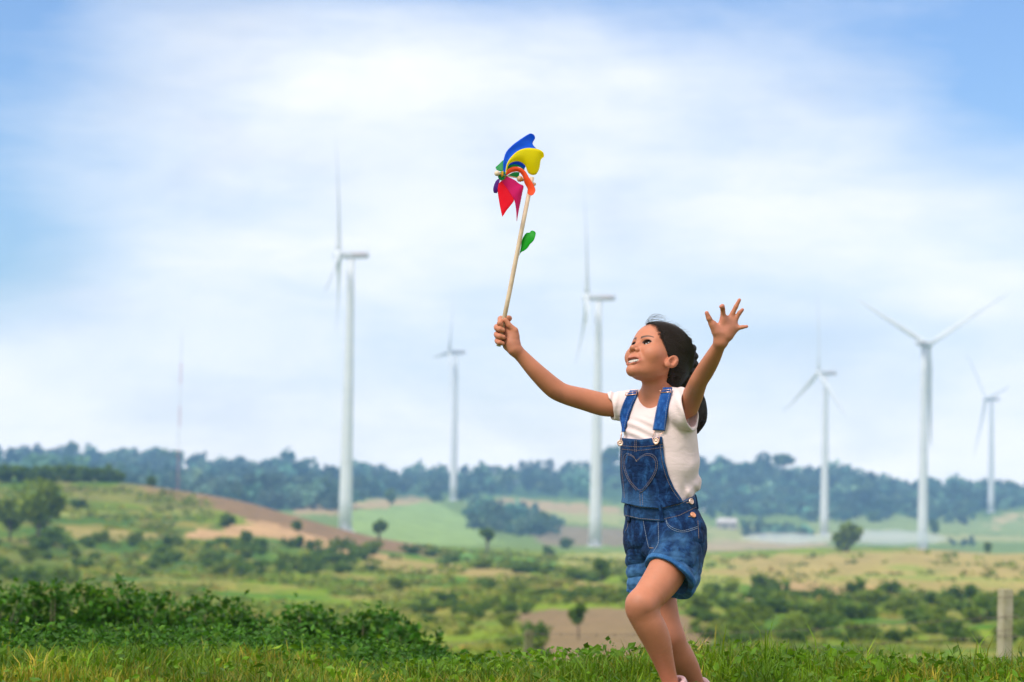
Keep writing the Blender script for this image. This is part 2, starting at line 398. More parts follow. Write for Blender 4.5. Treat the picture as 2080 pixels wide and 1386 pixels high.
# the wood on the far ridge: one mass of crowns
rng = np.random.default_rng(3)
VV = []; TT = []
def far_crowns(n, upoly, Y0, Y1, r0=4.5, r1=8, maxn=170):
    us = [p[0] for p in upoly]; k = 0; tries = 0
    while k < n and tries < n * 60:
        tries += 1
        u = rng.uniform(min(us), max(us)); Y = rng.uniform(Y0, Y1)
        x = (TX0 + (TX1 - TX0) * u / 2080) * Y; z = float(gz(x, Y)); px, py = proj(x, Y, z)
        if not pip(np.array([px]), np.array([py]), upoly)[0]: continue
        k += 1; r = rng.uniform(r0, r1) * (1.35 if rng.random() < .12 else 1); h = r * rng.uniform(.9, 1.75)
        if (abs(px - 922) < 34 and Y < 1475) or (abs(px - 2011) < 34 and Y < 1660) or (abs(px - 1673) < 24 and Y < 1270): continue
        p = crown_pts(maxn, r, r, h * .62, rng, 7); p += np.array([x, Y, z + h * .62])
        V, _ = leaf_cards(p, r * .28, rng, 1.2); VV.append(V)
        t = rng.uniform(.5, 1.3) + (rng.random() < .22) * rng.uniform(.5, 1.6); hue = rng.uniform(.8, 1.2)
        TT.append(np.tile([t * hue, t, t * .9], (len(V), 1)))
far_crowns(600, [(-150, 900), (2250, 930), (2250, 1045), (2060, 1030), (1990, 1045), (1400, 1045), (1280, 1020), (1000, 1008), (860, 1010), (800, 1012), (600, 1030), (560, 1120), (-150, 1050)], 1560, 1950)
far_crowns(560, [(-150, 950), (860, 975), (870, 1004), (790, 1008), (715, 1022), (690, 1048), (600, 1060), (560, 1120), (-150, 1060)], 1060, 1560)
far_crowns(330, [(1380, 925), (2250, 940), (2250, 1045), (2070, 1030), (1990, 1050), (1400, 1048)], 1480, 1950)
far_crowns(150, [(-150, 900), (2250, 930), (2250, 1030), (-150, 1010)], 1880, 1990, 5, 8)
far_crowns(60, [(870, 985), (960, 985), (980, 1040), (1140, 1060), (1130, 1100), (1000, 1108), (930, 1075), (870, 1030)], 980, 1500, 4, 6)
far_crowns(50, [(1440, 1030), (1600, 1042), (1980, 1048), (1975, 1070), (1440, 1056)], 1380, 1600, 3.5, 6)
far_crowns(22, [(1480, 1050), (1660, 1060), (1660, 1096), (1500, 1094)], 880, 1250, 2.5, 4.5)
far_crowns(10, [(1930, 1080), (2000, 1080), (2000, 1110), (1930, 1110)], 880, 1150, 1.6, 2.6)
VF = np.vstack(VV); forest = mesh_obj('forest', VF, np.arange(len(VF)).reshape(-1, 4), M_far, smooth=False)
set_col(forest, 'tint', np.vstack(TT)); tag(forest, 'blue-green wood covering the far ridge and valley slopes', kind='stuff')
del VV, TT, VF

# ------------------------------------------------------------------ trees and shrubs one can tell apart
def build_tree(name, base, h, wd, crown_lo, n, leaf, mat, rng, label, cat='tree', group=None, clumps=9, lean=0, trunk_r=None, attr=None):
    """base: ground point, h total height, wd crown width; crown from crown_lo*h to h"""
    t = empty(name, base); tag(t, label, cat, group); b = NP(base)
    rz = h * (1 - crown_lo) / 2; cz = h * crown_lo + rz
    mbk = MB(); tr = trunk_r or h * .022; ctr = Vector((lean * h, 0, cz)) + base
    pts = [base + Vector((0, 0, -.2 * min(h, 1))), base + Vector((lean * h * .3, 0, cz * .45)), ctr + Vector((0, 0, rz * .3))]
    mbk.tube(pts, [tr * 1.3, tr, tr * .4], 6)
    for k in range(5):
        a = rng.uniform(0, 6.28); q = ctr + Vector((math.cos(a) * wd * .3, math.sin(a) * wd * .3, rng.uniform(-.1, .6) * rz))
        mbk.tube([base + Vector((lean * h * .3, 0, cz * (.45 + .08 * k))), q], [tr * .5, tr * .15], 5)
    mbk.build('trunk', M_bark, t)
    p = crown_pts(n, wd / 2, wd / 2, rz, rng, clumps) + NP(ctr)
    V, F = leaf_cards(p, leaf, rng); c = mesh_obj('crown', V, F, mat, t, smooth=False)
    if attr: set_col(c, 'tint', tint_of(len(p), .7, 1.3, rng).repeat(4, 0))
    return t
def px_tree(name, px, py, hpx, wpx, crown_lo, n, mat, label, cat='tree', y0=60, y1=2200, group=None, clumps=9, lean=0, at=None, leafpx=7, trunk=None):
    g = at or ground_at(px, py, y0, y1); s = g.y / FPX
    return build_tree(name, g, hpx * s, wpx * s, crown_lo, n, leafpx * s, mat, rng, label, cat, group, clumps, lean, trunk_r=trunk * s if trunk else None)
px_tree('broadleaf_tree', 75, 1118, 150, 120, .18, 1500, M_olive, 'tall olive-green tree standing out on the left hillside', y0=100, lean=.03)
px_tree('broadleaf_tree', 20, 1100, 90, 90, .12, 900, M_olive, 'olive tree at the left edge, lower than the tall tree beside it', y0=100)
px_tree('umbrella_tree', 770, 1104, 50, 32, .40, 500, M_tree, 'small dark round-topped tree on the ploughed crest right of the nearest tower', y0=200, y1=620, clumps=6, trunk=2.6)
px_tree('umbrella_tree', 990, 1128, 56, 34, .42, 500, M_tree, 'small dark mushroom-shaped tree alone in the pale green field', y0=300, y1=640, clumps=6, trunk=2.6)
px_tree('small_tree', 1175, 1298, 72, 42, .38, 500, M_tree, 'thin-trunked sapling on the bare dirt slope', y0=90, clumps=5, trunk=1.6)
px_tree('small_tree', 1222, 1192, 54, 44, .2, 500, M_tree, 'dark small tree just left of the girl above the green strip', y0=200, y1=600, clumps=6)
px_tree('bamboo_clump', 1722, 1122, 66, 62, .02, 900, M_olive, 'large yellow-green bamboo clump on the field crest in front of the smoke', 'bamboo', y0=300, y1=700, clumps=8)
px_tree('small_tree', 2007, 1125, 22, 12, .1, 160, M_tree, 'tiny dark sapling on the field crest near the right edge', y0=300, y1=700)
px_tree('broadleaf_tree', 1592, 985, 64, 46, .55, 500, M_far if False else M_tree, 'flat-topped emergent tree rising highest above the ridge wood', y0=1560, y1=1990)
px_tree('broadleaf_tree', 1238, 965, 58, 60, .35, 500, M_tree, 'rounded ridge tree standing beside the second tower behind the girl', y0=1560, y1=1990)
px_tree('broadleaf_tree', 2052, 1012, 34, 38, .12, 400, M_tree, 'single round tree on the bare hill at the right edge', y0=1500, y1=1990)
px_tree('broadleaf_tree', 1895, 1090, 34, 22, .1, 260, M_tree, 'small dark tree right of the wide-bladed turbine', y0=900, y1=1400)
px_tree('broadleaf_tree', 1773, 1062, 22, 16, .1, 200, M_tree, 'small dark tree in the far fields between two towers', y0=1000, y1=1600)
px_tree('broadleaf_tree', 345, 955, 50, 60, .2, 500, M_tree, 'big round tree topping the ridge wood beside the red mast', y0=1600, y1=1990)
px_tree('broadleaf_tree', 145, 935, 40, 26, .3, 300, M_tree, 'narrow tree poking above the ridge wood on the left', y0=1600, y1=1990)
px_tree('broadleaf_tree', 793, 1030, 36, 20, .3, 220, M_tree, 'lone tree at the top of the far green field', y0=1100, y1=1600)
px_tree('broadleaf_tree', 1107, 1082, 44, 28, .2, 300, M_tree, 'dark tree on the edge of the far brown field', y0=900, y1=1300)
for (px, py, hp, wp, lab) in [
    (462, 1072, 30, 34, 'round dark shrub on the pale track of the left hill'),
    (604, 1112, 26, 24, 'dark round shrub below the pale track of the left hill'),
    (602, 1082, 26, 18, 'slim green shrub on the ploughed strip of the left hill'),
    (308, 985, 22, 14, 'small brownish shrub at the top of the ploughed strip'),
    (158, 1032, 14, 34, 'low dark shrub on the hillside under the hedge'),
    (500, 1108, 30, 22, 'bright green upright shrub at the foot of the pale track'),
    (1170, 1178, 24, 44, 'rounded green shrub at the end of the dark strip'),
    (1113, 1128, 18, 20, 'small dark shrub in the yellow-green field'),
    (1152, 1104, 22, 30, 'grey-green shrub near the foot of the second tower'),
    (1560, 1208, 42, 90, 'broad dark shrub at the corner of the pale field'),
    (1738, 1212, 34, 36, 'dark green shrub below the pink bank'),
    (1808, 1212, 30, 40, 'brownish round shrub right of the pink bank'),
    (1970, 1224, 34, 30, 'dark round shrub at the field edge left of the fence post'),
    (2012, 1262, 60, 70, 'large dark bush immediately left of the fence post')]:
    px_tree('shrub', px, py, hp, wp, .02, 420, M_tree, lab, 'shrub', y0=100, y1=760, clumps=7)
# hedge on the crest of the left hill
hr = empty('hedge', ground_at(120, 976, 300, 640)); tag(hr, 'long clipped dark hedge along the crest of the left hill', 'hedge')
pts = []; rngh = np.random.default_rng(5)
for k in range(26):
    px = -60 + k * 12; g = ground_at(px, 979, 300, 600); s = g.y / FPX
    hh = 38 * s * (1 if px < 225 else .8)
    p = crown_pts(420, 14 * s, 3.0, hh * .5, rngh, 8); p[:, 2] = np.abs(p[:, 2] + hh * .45); pts.append(p + NP(g))
pts = np.vstack(pts); V, F = leaf_cards(pts, .55, rngh); mesh_obj('crown', V, F, M_tree, hr, smooth=False)
mbk = MB()
for k in range(26):
    g = ground_at(-60 + k * 12, 979, 300, 600); mbk = MB(); mbk.tube([g + Vector((0, 0, -.2)), g + Vector((.1, 0, 2))], [.09, .05], 5); mbk.build('stem', M_bark, hr)
# repeated scrub, each a shrub of its own (copies of three kinds)
protos = []
for k, mt in enumerate((M_tree, M_olive, M_tree)):
    p = crown_pts(300, .5, .5, .5, rng, 7); p[:, 2] = np.abs(p[:, 2] + .42); V, F = leaf_cards(p, .11, rng)
    me = bpy.data.meshes.new('scrub_bush'); oo = mesh_obj('scrub_bush', V, F, mt, smooth=False); protos.append(oo.data); COL.objects.unlink(oo); bpy.data.objects.remove(oo)
bands = [(9, [(1030, 1240), (1080, 1240), (1115, 1345), (1030, 1345)], 34, 44, 'at the left edge of the dirt slope', 'scrub at the edges of the dirt slope'),
         (9, [(1385, 1245), (1425, 1245), (1510, 1335), (1455, 1340)], 30, 46, 'at the right edge of the dirt slope', 'scrub at the edges of the dirt slope'),
         (88, [(120, 1095), (760, 1118), (770, 1160), (520, 1175), (130, 1165)], 26, 34, 'in scrub below the pale track', 'scrub along the foot of the left hill'),
         (26, [(790, 1118), (1010, 1145), (1290, 1178), (1290, 1192), (1000, 1165), (820, 1140)], 20, 38, 'in the strip behind the girl', 'scrub strip behind the girl'),
         (20, [(-20, 1030), (140, 1060), (140, 1200), (-20, 1200)], 44, 50, 'round the tall olive tree', 'scrub round the tall olive tree'),
         (30, [(800, 1200), (1050, 1195), (1060, 1290), (860, 1290)], 26, 40, 'left of the dirt slope', 'scrub left of the dirt slope'),
         (18, [(1080, 1200), (1290, 1205), (1290, 1228), (1080, 1230)], 20, 44, 'above the dirt slope', 'scrub above the dirt slope'),
         (98, [(1430, 1195), (1560, 1200), (2100, 1225), (2100, 1320), (1500, 1320), (1380, 1230)], 36, 56, 'on the right slope', 'scrub on the right slope')]
for n, poly, hp, wp, lab, grp in bands:
    xs = [p[0] for p in poly]; ys = [p[1] for p in poly]; k = 0
    while k < n:
        px = rng.uniform(min(xs), max(xs)); py = rng.uniform(min(ys), max(ys))
        if not pip(np.array([px]), np.array([py]), poly)[0]: continue
        g = ground_at(px, py, 62, 700); s = g.y / FPX; sc_ = rng.uniform(.55, 1.25)
        pk_ = rng.integers(0, 3); o = bpy.data.objects.new('scrub_bush', protos[pk_]); COL.objects.link(o)
        o.location = g; o.scale = (wp * s * sc_ * 1.2, wp * s * sc_ * 1.2, hp * s * sc_ * 1.15); o.rotation_euler = (0, 0, rng.uniform(0, 6.28))
        fx = (px - min(xs)) / (max(xs) - min(xs)); fy = (py - min(ys)) / (max(ys) - min(ys))
        where = ['left end', 'left part', 'left of middle', 'middle', 'right of middle', 'right part', 'right end'][min(int(fx * 7), 6)]
        row = ['topmost', 'upper', 'lower', 'lowest'][min(int(fy * 4), 3)]
        size = 'small' if sc_ < .78 else 'mid-sized' if sc_ < 1.02 else 'large'
        tag(o, f"{size} {'olive' if pk_ == 1 else 'green'} bush, {row} row, {where}, {lab}", 'bush', grp); k += 1
# rough undergrowth over the middle distance
n = 15000; Y = np.exp(rng.uniform(math.log(70), math.log(560), n)); u = rng.uniform(-.05, 1.05, n)
x = (TX0 + (TX1 - TX0) * u) * Y; z = gz(x, Y); px, py = proj(x, Y, z)
keep = (fbm(x / 12, Y / 22, 51) > .47)
for poly in ([(1050, 1240), (1420, 1240), (1475, 1340), (1060, 1350)], [(360, 1060), (560, 1060), (830, 1100), (900, 1140), (700, 1130), (360, 1100)],
             [(310, 975), (840, 1100), (840, 1130), (500, 1060)]): keep &= ~pip(px, py, poly)
keep &= ~(pip(px, py, [(1395, 1110), (2200, 1110), (2200, 1215), (1395, 1190)]) & (rng.random(n) < .85))
x, Y, z = x[keep], Y[keep], z[keep]; s = Y / FPX
cen = np.repeat(np.stack([x, Y, z], 1), 10, 0); ss = np.repeat(s, 10)[:, None]
cen = cen + rng.normal(size=cen.shape) * np.array([7, 7, 2.6]) * ss + np.array([0, 0, 2.5]) * ss
V, F = leaf_cards(cen, ss[:, 0] * 6, rng, 1.4)
M_ug = foliage_mat('undergrowth_foliage', (.09, .145, .010), (.17, .235, .014), (.30, .25, .05), .15, .25, True)
ug = mesh_obj('undergrowth', V, F, M_ug, smooth=False); kk = rng.uniform(.6, 1.5, (len(x), 1)) * np.stack([rng.uniform(.9, 1.35, len(x)), np.ones(len(x)), rng.uniform(.8, 1.2, len(x))], 1)
set_col(ug, 'tint', kk.repeat(40, 0)); tag(ug, 'rough mixed undergrowth over the middle distance', kind='stuff')
# ================================================================== TURBINES
M_white = simple('turbine_white', (.60, .62, .64), (.68, .69, .70), .3, .45)
M_grey = simple('nacelle_grey', (.45, .46, .48), (.58, .58, .6), .6, .5)
M_redband = simple('nacelle_red', (.45, .30, .31), (.52, .38, .38), .6, .5)
def turbine(bx, by, tx, ty, Y, L, ax, ay, phi, label, base_drop=0):
    """tower seen from (bx,by) to (tx,ty); rotor axis (ax,ay); blade angles phi+120k from up, clockwise as seen"""
    top = P(tx, ty, Y); z0 = float(gz(top.x, Y)) - .5
    base = Vector((top.x, Y, z0)); t = empty('wind_turbine', base); tag(t, label, 'wind turbine', 'wind turbines across the valley')
    mb = MB(); H = top.z - z0
    mb.tube([base + Vector((0, 0, H * k / 8)) for k in range(9)], [2.35 - 1.2 * k / 8 for k in range(9)], 28)
    mb.tube([base + Vector((0, 0, 0)), base + Vector((0, 0, .9))], [3.4, 3.2], 28)
    for fz in (.26, .52, .78): mb.tube([base + Vector((0, 0, H * fz)), base + Vector((0, 0, H * fz + .35))], 2.35 - 1.2 * fz + .06, 28)
    tw = mb.build('tower', M_white, t)
    a = Vector((ax, ay, 0)).normalized(); hdir = Vector((0, 0, 1)).cross(a)
    if hdir.x < 0: hdir = -hdir
    # door at the tower foot
    mb = MB(); mb.box(base + Vector((0, -2.52, 2.4)), (1.0, .12, 2.2)); mb.build('door', M_grey, t, False)
    # nacelle: lofted rounded body
    mb = MB(); V = []; Fc = []; secs = [(-6.0, .7, .6), (-5.7, 1.15, .95), (-3, 1.3, 1.15), (1.2, 1.35, 1.2), (2.3, 1.25, 1.15), (2.9, 1.0, 1.0)]
    for (s, hw, hh) in secs:
        c = top + a * s + Vector((0, 0, 1.3))
        for j in range(16):
            q = 2 * math.pi * j / 16; cx = math.copysign(abs(math.cos(q)) ** .5, math.cos(q)); cz = math.copysign(abs(math.sin(q)) ** .5, math.sin(q))
            V.append(c + hdir * hw * cx + Vector((0, 0, hh * cz)))
    n = len(secs); Fc = [(i * 16 + j, i * 16 + (j + 1) % 16, (i + 1) * 16 + (j + 1) % 16, (i + 1) * 16 + j) for i in range(n - 1) for j in range(16)]
    Fc += [tuple(reversed(range(16))), tuple((n - 1) * 16 + j for j in range(16))]; mb.add(V, Fc)
    nac = mb.build('nacelle', M_grey, t)
    mb = MB(); c = top + a * (-2.8) + Vector((0, 0, 1.5))
    rot = Matrix((a, hdir, Vector((0, 0, 1)))).transposed()
    mb.box(c, (4.6, 2.72, .5), rot); mb.build('colour_band', M_redband, nac, False)
    mb = MB(); mb.tube([top + a * (-5.8) + Vector((0, 0, 2.8)), top + a * (-5.8) + Vector((0, 0, 4.6))], .06, 5); mb.build('wind_vane', M_grey, nac)
    hc = top + a * 4.3 + Vector((0, 0, 1.3))
    mb = MB(); mb.tube([hc - a * 1.4, hc - a * .6, hc + a * .5, hc + a * 1.3, hc + a * 1.8], [1.3, 1.65, 1.6, 1.0, .15], 20); mb.build('hub', M_white, t)
    for k in range(3):
        q = math.radians(phi + 120 * k); d = (Vector((0, 0, 1)) * math.cos(q) + hdir * math.sin(q)).normalized(); tang = d.cross(a).normalized()
        V = []; NS = 16; NC = 12
        for i in range(NS + 1):
            f = i / NS; r = .8 + f * (L - .8)
            ch = np.interp(f, [0, .05, .2, .5, .8, .96, 1], [1.0, 1.1, 1.75, 1.2, .72, .42, .08]); th = np.interp(f, [0, .05, .2, .5, 1], [1.0, .95, .42, .2, .03])
            tw_ = math.radians(np.interp(f, [0, .2, 1], [35, 18, 2])); u = tang * math.cos(tw_) + a * math.sin(tw_); vv = a * math.cos(tw_) - tang * math.sin(tw_)
            bend = a * (2.2 * f * f)
            for j in range(NC):
                g = 2 * math.pi * j / NC; V.append(hc + d * r + bend + u * (.82 * ch * math.cos(g) + .25 * ch * f) + vv * .9 * th * math.sin(g))
        Fc = [(i * NC + j, i * NC + (j + 1) % NC, (i + 1) * NC + (j + 1) % NC, (i + 1) * NC + j) for i in range(NS) for j in range(NC)] + [tuple(reversed(range(NC))), tuple(NS * NC + j for j in range(NC))]
        mb = MB(); mb.add(V, Fc); mb.build('blade', M_white, t)
    return t
turbine(704, 1065, 713, 526, 808, 42, -1, -.02, -8, 'white wind turbine nearest the camera, its thick tower rising behind the left hill')
turbine(1208, 1110, 1216, 612, 875, 45, -1, -.015, 0, 'white wind turbine whose tower passes behind the girl\'s outstretched arm')
turbine(920, 1010, 926, 720, 1470, 42, -1, -.22, 28, 'small far wind turbine standing in the ridge wood below the pinwheel')
turbine(1672, 1107, 1677, 763, 1263, 43, -1, -.33, 3, 'white wind turbine with one blade straight up, beside the bamboo clump')
turbine(1868, 1117, 1877, 705, 1040, 44, .62, .78, -60, 'white wind turbine with two blades spread wide in a V')
turbine(2010, 1075, 2014, 815, 1655, 42, -1, -.25, -40, 'smallest wind turbine, farthest right near the bare hill')
# lattice mast
g = ground_at(361, 990, 1000, 1500); g = Vector((P(361, 990, 1060).x, 1060, float(gz(P(361, 990, 1060).x, 1060))))
topz = P(363, 680, 1060).z; mt = empty('radio_mast', g); tag(mt, 'thin lattice radio mast, faint above and red at the foot', 'mast')
M_mred = simple('mast_red', (.5, .10, .10), None, 1, .6); M_mwhite = simple('mast_white', (.7, .7, .72), None, 1, .6)
nseg = 24; Hm = topz - g.z
for half, (k0, k1, mm) in enumerate([(0, 8, M_mred), (8, 11, M_mwhite), (11, 14, M_mred), (14, 17, M_mwhite), (17, 20, M_mred), (20, 24, M_mwhite)]):
    mb = MB()
    for c in range(3):
        an = c * 2.094; an2 = (c + 1) * 2.094
        for k in range(k0, k1):
            r0 = .36; A = g + Vector((math.cos(an) * r0, math.sin(an) * r0, Hm * k / nseg)); B = g + Vector((math.cos(an) * r0, math.sin(an) * r0, Hm * (k + 1) / nseg))
            D = g + Vector((math.cos(an2) * r0, math.sin(an2) * r0, Hm * (k + 1) / nseg)); mb.tube([A, B], .05, 5); mb.tube([A, D], .035, 4)
    mb.build('lattice_section', mm, mt, False)
mb = MB(); mb.tube([g + Vector((0, 0, Hm)), g + Vector((0, 0, Hm + 3))], .05, 5); mb.build('antenna', M_mwhite, mt)
# farm buildings
M_wall = simple('pale_wall', (.33, .30, .26), (.42, .38, .33), .5, .8); M_roof = simple('pale_roof', (.45, .40, .37), (.62, .57, .54), .6, .6); M_dark = simple('dark_opening', (.03, .03, .035), None, 1, .5)
def house(px, py, wpx, hpx, y0, label):
    g = ground_at(px, py, y0, 1500); s = g.y / FPX; W = wpx * s; Hh = hpx * s; D = W * .6
    t = empty('farm_building', g); tag(t, label, 'building', 'far farm buildings')
    mb = MB(); mb.box(g + Vector((0, 0, Hh * .3)), (W * .92, D * .9, Hh * .7)); mb.build('wall', M_wall, t, False)
    a = [Vector((-W/2, -D/2, Hh*.62)), Vector((W/2, -D/2, Hh*.62)), Vector((W/2, D/2, Hh*.62)), Vector((-W/2, D/2, Hh*.62)), Vector((-W*.42, 0, Hh*1.05)), Vector((W*.42, 0, Hh*1.05))]
    mb = MB(); mb.add([g + v for v in a], [(0, 3, 2, 1), (0, 1, 5, 4), (2, 3, 4, 5), (0, 4, 3), (1, 2, 5)]); mb.build('roof', M_roof, t, False)
    mb = MB(); mb.box(g + Vector((-W*.1, -D*.455, Hh*.25)), (W*.12, .1, Hh*.5)); mb.build('door', M_dark, t, False)
    for kx in (-.32, .2, .36):
        mb = MB(); mb.box(g + Vector((W*kx, -D*.455, Hh*.38)), (W*.1, .1, Hh*.22)); mb.build('window', M_dark, t, False)
house(1476, 1074, 44, 20, 1000, 'farm building with a pale sloping roof right of the girl\'s shorts')
house(1438, 1044, 26, 10, 1200, 'smaller flat white-roofed farm building higher up beside the trees')

# ================================================================== FENCE
M_conc = simple('weathered_concrete', (.30, .27, .15), (.42, .37, .28), 9, .9, .4, 60)
M_moss = simple('mossy_wood', (.10, .12, .045), (.22, .21, .10), 14, .95, .5, 60)
def post(px, py_top, Y, wd, label, tilt=0, mat=None):
    top = P(px, py_top, Y); z0 = float(gz(top.x, Y)) - .15; t = empty('fence_post', (top.x, Y, z0)); tag(t, label, 'fence post')
    mb = MB(); bm_ = bmesh.new(); bmesh.ops.create_cube(bm_, size=1)
    H = top.z - z0
    for v in bm_.verts: v.co = Vector((v.co.x * wd * (1 if v.co.z < 0 else .96), v.co.y * wd, (v.co.z + .5) * H))
    bmesh.ops.bevel(bm_, geom=bm_.edges[:], offset=wd * .07, segments=2, affect='EDGES')
    r = Matrix.Rotation(math.radians(24), 3, 'Z') @ Matrix.Rotation(math.radians(tilt), 3, 'Y')
    V = [r @ v.co + Vector((top.x, Y, z0)) for v in bm_.verts]; Fc = [[v.index for v in f.verts] for f in bm_.faces]
    mb.add(V, Fc); mb.build('shaft', mat or M_conc, t, False)
    for k in range(3):
        zz = z0 + H * (.93 - .22 * k); mw = MB(); mw.tube([Vector((top.x + wd*.7*math.cos(q), Y + wd*.7*math.sin(q), zz + .004*q)) for q in np.linspace(0, 6.2, 14)], .002, 4); mw.build('wire_tie', M_wire, t)
    return Vector((top.x, Y, top.z)), z0
M_wire = simple('rusty_wire', (.10, .07, .055), (.2, .15, .12), 30, .7)
pa, za = post(2039, 1197, 18, .088, 'square weathered fence post with yellow lichen at the right edge', .8)
pb, zb = post(1069, 1279, 22, .068, 'short mossy fence post half hidden in grass before the dirt slope', 2, M_moss)
for k, fz in enumerate((.07, .21, .36)):
    A = pb + Vector((0, -.045, -fz + .03)); B = pa + Vector((0, -.06, -fz - .38 + .25)); D = A + (A - B) * .9 + Vector((0, 0, -.25)); mb = MB()
    E = B + (B - A) * .4
    pts = []
    for (p, q) in ((D, A), (A, B), (B, E)):
        for t_ in np.linspace(0, 1, 24)[:-1]: pts.append(p.lerp(q, t_) + Vector((0, 0, -.05 * math.sin(math.pi * t_))))
    mb.tube(pts, .0022, 5)
    for i in range(2, len(pts) - 2):
        c = pts[i]; mb.tube([c + Vector((-.008, 0, -.02)), c + Vector((.006, 0, .02))], .0016, 4); mb.tube([c + Vector((.008, .01, -.018)), c + Vector((-.006, -.01, .018))], .0016, 4)
    tag(mb.build('barbed_wire', M_wire), ['uppermost barbed wire strung from post to post', 'middle barbed wire strung from post to post', 'lowest barbed wire strung from post to post, nearly in the grass'][k], 'wire', 'barbed wires of the fence')

# ================================================================== NEAR BUSHES AND GRASS
def ss_(x, a, b): t = np.clip((x - a) / (b - a), 0, 1); return t * t * (3 - 2 * t)
def near_bush(px, pyt, pyb, wpx, Y, n, label, rng):
    c = P(px, pyt, Y); z0 = float(gz(c.x, Y)); zb = min(z0, P(px, pyb + 45, Y).z); H = c.z - zb; W = wpx * Y / FPX
    t = empty('bush', (c.x, Y, z0)); tag(t, label, 'bush', 'leafy bushes at the left edge of the bank')
    mb = MB(); tips = []
    for k in range(26):
        a = rng.uniform(0, 6.28); r = rng.uniform(.1, .48); tip = Vector((c.x + math.cos(a) * W * r, Y + math.sin(a) * W * r * .8, zb + H * rng.uniform(.55, 1.0)))
        root = Vector((c.x + math.cos(a) * W * .12, Y, z0 - .05)); mid = root.lerp(tip, .5) + Vector((0, 0, .06)); mb.tube([root, mid, tip], [.008, .006, .002], 5); tips.append(tip)
    mb.build('stem', M_stem, t)
    n = int(n * 2.4); p = crown_pts(n, W / 2, W / 2 * .8, H * .47, rng, 34, .62); p[:, 2] += H * .44; p = p[p[:, 2] > -.02]; p += np.array([c.x, Y, zb])
    q = np.array([NP(tp) for tp in tips for _ in range(34)]); q = q + rng.normal(size=q.shape) * .035
    p = np.vstack([p, q]); V, F = leaf_cards(p, .023, rng, 1.7, .5)
    o = mesh_obj('foliage', V, F, M_bush, t, smooth=False)
    tt = rng.uniform(.5, 1.25, (len(p), 1)) * np.stack([rng.uniform(.8, 1.25, len(p)), np.ones(len(p)), rng.uniform(.7, 1.1, len(p))], 1); set_col(o, 'tint', tt.repeat(4, 0))
M_stem = simple('green_stem', (.09, .11, .04), (.16, .13, .07), 10, .7)
rb = np.random.default_rng(12); rgn = np.random.default_rng(21)
for a in [(-40, 1205, 1345, 190, 14.2, 3800, 'leafy bush cut off by the left edge of the picture'),
          (100, 1190, 1345, 230, 14.8, 4200, 'leafy bush second from the left edge with pale upright shoots'),
          (235, 1186, 1345, 230, 14.4, 4200, 'tallest of the leafy near bushes, at the middle of the left thicket'),
          (350, 1203, 1345, 210, 15.0, 4000, 'dense leafy bush right of the tallest one'),
          (455, 1226, 1340, 190, 14.2, 3600, 'leafy bush at the right end of the left thicket above the gap'),
          (625, 1232, 1350, 200, 13.6, 3800, 'leafy bush standing alone just right of the gap'),
          (735, 1248, 1345, 190, 13.9, 3400, 'leafy bush between the one by the gap and the low one'),
          (835, 1280, 1345, 170, 13.5, 2600, 'lowest leafy bush, sinking into the grass on the right'),
          (540, 1285, 1350, 170, 14.6, 2600, 'small dark bush low in the gap of the thicket')]:
    near_bush(*a, rb)
# tall rank herbage between the grass and the thicket
n = 44000; Y = rgn.uniform(8.3, 14.5, n); x = rgn.uniform(-1.85, .55, n) * Y / 7; dn = fbm(x * .8, Y * .8, 41); k_ = (rgn.random(n) < ss_(-x / Y, -.03, .05)) | (dn > .56); x, Y, dn = x[k_], Y[k_], dn[k_]
hgt = ss_(Y, 8.0, 9.6) * (.10 + .30 * np.clip(dn - .3, 0, 1)) * ss_(-x / Y, -.12, .06) * (1 + .6 * (Y > 12)); c = np.stack([x, Y, gz(x, Y) + rgn.random(len(x)) ** .8 * hgt], 1); V, F = leaf_cards(c, .0125, rgn, 2.0, .5)
M_herb = foliage_mat('herbage', (.022, .09, .005), (.055, .16, .008), (.16, .27, .014), 6, .3, True)
o = mesh_obj('herbage', V, F, M_herb, smooth=False); set_col(o, 'tint', (rgn.uniform(.5, 1.4, (len(x), 1)) * np.ones(3)).repeat(4, 0)); tag(o, 'rank green herbage filling the slope below the thicket', kind='stuff')
# grass on the bank
def grass_patch(n, x0, x1, Y0, Y1, h, wd, rng, curve=.5):
    Y = rng.uniform(Y0, Y1, n); x = rng.uniform(x0, x1, n) * Y / 7
    cl = fbm(x * 1.6, Y * 1.6, 61); hh = h * rng.uniform(.35, 1.15, n) * (.25 + 1.5 * np.clip(cl - .2, 0, 1)) * (1 + .5 * (rng.random(n) < .03)) * (1 + .45 * ss_(x / Y, -.03, .03) * ss_(-Y, -10.5, -9.2)) * (1 + .7 * (fbm(x * .9 + 4, Y * .9, 71) > .57)); z = gz(x, Y) - .01
    a = rng.uniform(0, 6.28, n); b = np.stack([np.cos(a), np.sin(a), np.zeros(n)], 1); l = np.stack([-np.sin(a), np.cos(a), np.zeros(n)], 1)
    lean = (rng.random(n) * curve * hh)[:, None]; base = np.stack([x, Y, z], 1); w_ = (wd * rng.uniform(.6, 1.4, n))[:, None]; hz = hh[:, None] * np.array([0, 0, 1.])
    V = np.stack([base - b * w_, base + b * w_, base + l * lean * .35 + hz * .6 + b * w_ * .8, base + l * lean * .35 + hz * .6 - b * w_ * .8,
                  base + l * lean + hz * (1 - .12), base + l * lean + hz * (1 - .12) + b * w_ * .12], 1).reshape(-1, 3)
    i = np.arange(n)[:, None] * 6; F = np.vstack([i + np.array([[0, 1, 2, 3]]), i + np.array([[3, 2, 5, 4]])])
    return V, F, cl
M_gr = foliage_mat('grass_blades', (.085, .16, .005), (.18, .26, .008), (.34, .36, .018), 5, .35, True, .5)
